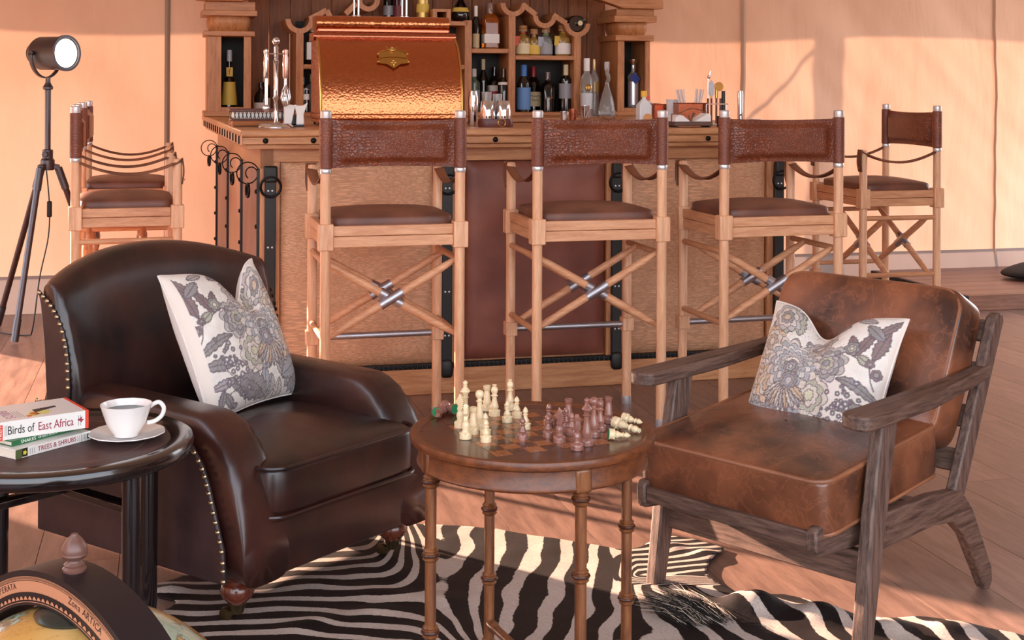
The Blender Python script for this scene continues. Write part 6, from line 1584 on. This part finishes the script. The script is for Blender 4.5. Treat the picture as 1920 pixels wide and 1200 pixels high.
# napkin tray in front
loc, k = cspot(1293, 0.10)
t = thing('napkin_tray', 'dark wooden napkin tray with driftwood trim beside the end stool', 'tray', loc, BT)
obj('tray_base', G().box(-38 * k, 38 * k, -0.05, 0.05, 0.006, 10 * k), wood('grey_tray', (112, 84, 76), (76, 54, 48), (1, 7, 7), 0.5), t, bevel=0.003)
obj('tray_runner', G().box(-34 * k, -30 * k, -0.045, 0.045, 0, 0.006).box(30 * k, 34 * k, -0.045, 0.045, 0, 0.006), BK, t)
obj('twig_trim', G().tube(spline([Vector((-36 * k, 0, 24 * k)), Vector((-18 * k, 0, 27 * k)), Vector((0, 0, 34 * k)), Vector((20 * k, 0, 32 * k)), Vector((37 * k, 0, 22 * k))], 6), 1.3 * k, 6).tube([(0, -0.01, 8 * k), (-3 * k, 0, 22 * k)], 1.4 * k, 6).tube([(0, -0.01, 10 * k), (9 * k, 0, 26 * k)], [1.4 * k, 3 * k], 6).cyl((37 * k, 0, 8 * k), (37 * k, 0, 23 * k), 1.1 * k).cyl((-36 * k, 0, 8 * k), (-36 * k, 0, 25 * k), 1.1 * k), DWM, t)
for pl, lab in (([(-36, 0), (-4, 0), (-20, 12), (-26, 13), (-34, 8)], 'left folded white napkin in the napkin tray'), ([(4, 0), (36, 0), (36, 12), (30, 16), (20, 10)], 'right folded white napkin in the napkin tray')):
    o = obj('folded_napkin', G().prism([(x * k, y * k) for x, y in pl], -0.042, 0.042, Rx(PI / 2)), MT['napkin'], None, bevel=0.003); o.location = loc + Vector((0, 0, 10 * k + 0.0005)); o.rotation_euler = (0, 0, BT); tag(o, lab, 'napkin', 'napkins in the napkin tray')
# rack of bar utensils with copper handles
loc, k = cspot(1343, 0.36)
t = thing('utensil_rack', 'bar utensils with dark handles in a slim steel rack', 'bar tools', loc, BT)
obj('rack_base', G().box(-20 * k, 20 * k, -0.03, 0.03, 0, 3 * k), MT['steel'], t, bevel=0.002)
obj('rack_rail', G().box(-20 * k, 22 * k, -0.012, -0.009, 38 * k, 40.5 * k).cyl((-20 * k, 0, 0), (-20 * k, 0, 39 * k), 1 * k).cyl((20 * k, 0, 0), (20 * k, 0, 39 * k), 1 * k), MT['chrome'], t)
UH = P('utensil_handle', (96, 44, 34), 0.4)
for i, (x, top, kind) in enumerate(((-17, 92, 'ball'), (-10, 74, 'leaf'), (0, 72, 'disc'), (8, 60, 'bar'), (14, 64, 'black'))):
    o = obj('utensil_handle', G().cyl((x * k, 0, 3 * k), (x * k, 0, (50 if kind != 'black' else 64) * k), (1.9 if kind != 'black' else 3.6) * k), UH if kind != 'black' else BK, t)
    if kind == 'ball': obj('utensil_head', G().cyl((x * k, 0, 50 * k), (x * k, 0, 86 * k), 1.4 * k).pillow(((x + 2) * k, 0, 90 * k), (7 * k, 7 * k, 7 * k), 1, 12, 8).cyl(((x + 3) * k, 0, 92 * k), ((x + 5) * k, 0, 101 * k), 1.6 * k), MT['chrome'], o)
    elif kind == 'leaf': obj('utensil_head', G().prism([(x * k, 50 * k), ((x + 6) * k, 60 * k), ((x + 5) * k, 78 * k), (x * k, 84 * k), ((x - 5) * k, 76 * k), ((x - 5) * k, 60 * k)], -0.002, 0.002, Rx(PI / 2)), MT['pewter'], o, bevel=0.001)
    elif kind == 'disc': obj('utensil_head', G().cyl((x * k, 0, 50 * k), (x * k, 0, 66 * k), 2.6 * k).lathe([(8.5 * k, -0.004), (8.5 * k, 0.004)], 24, T((x + 5) * k, 0, 72 * k) @ Rx(PI / 2)), MT['brass'], o, bevel=0.001)
loc, k = cspot(1351, 0.12)
o = obj('black_cup', G().lathe([(6.5 * k, 0), (7.5 * k, 20 * k), (6.5 * k, 20 * k), (5.5 * k, 3 * k), (0, 3 * k)], 20), BK); o.location = loc; tag(o, 'small black cup in front of the utensil rack', 'cup')
# steel tube tap and second leather holder at the right end
loc, k = cspot(1388, 0.50)
t = thing('steel_tap', 'upright steel tube tap at the right end of the bar', 'tap', loc)
obj('tap_tube', G().lathe([(5 * k, 2 * k), (5 * k, 56 * k), (4.5 * k, 62 * k), (0, 62 * k)], 20), MT['chrome'], t); obj('tap_base', G().lathe([(22 * k, 0), (20 * k, 3 * k), (7 * k, 6 * k), (5 * k, 8 * k)], 28), MT['chrome'], t)
obj('tap_hole', G().cyl((0, -4.4 * k, 17 * k), (0, -5.4 * k, 17 * k), 1.8 * k), BK, t)
loc, k = cspot(1402, 0.16)
t = thing('opener_pouch', 'brown leather pouch with a brass ring and steel openers', 'pouch', loc, BT)
obj('pouch', G().pillow((-4 * k, 0, 5 * k), (50 * k, 0.07, 10 * k), 0.5, 20, 8), MT['strap'], t); obj('brass_ring', G().torus((2 * k, -0.036, 6 * k), 5.5 * k, 1 * k, (0, 1, 0), 18, 6), MT['brass'], t)
obj('steel_opener', G().box(8 * k, 24 * k, -0.03, 0.01, 5 * k, 9 * k).box(6 * k, 22 * k, -0.025, 0.015, 10 * k, 14 * k), MT['steel'], t, bevel=0.003)
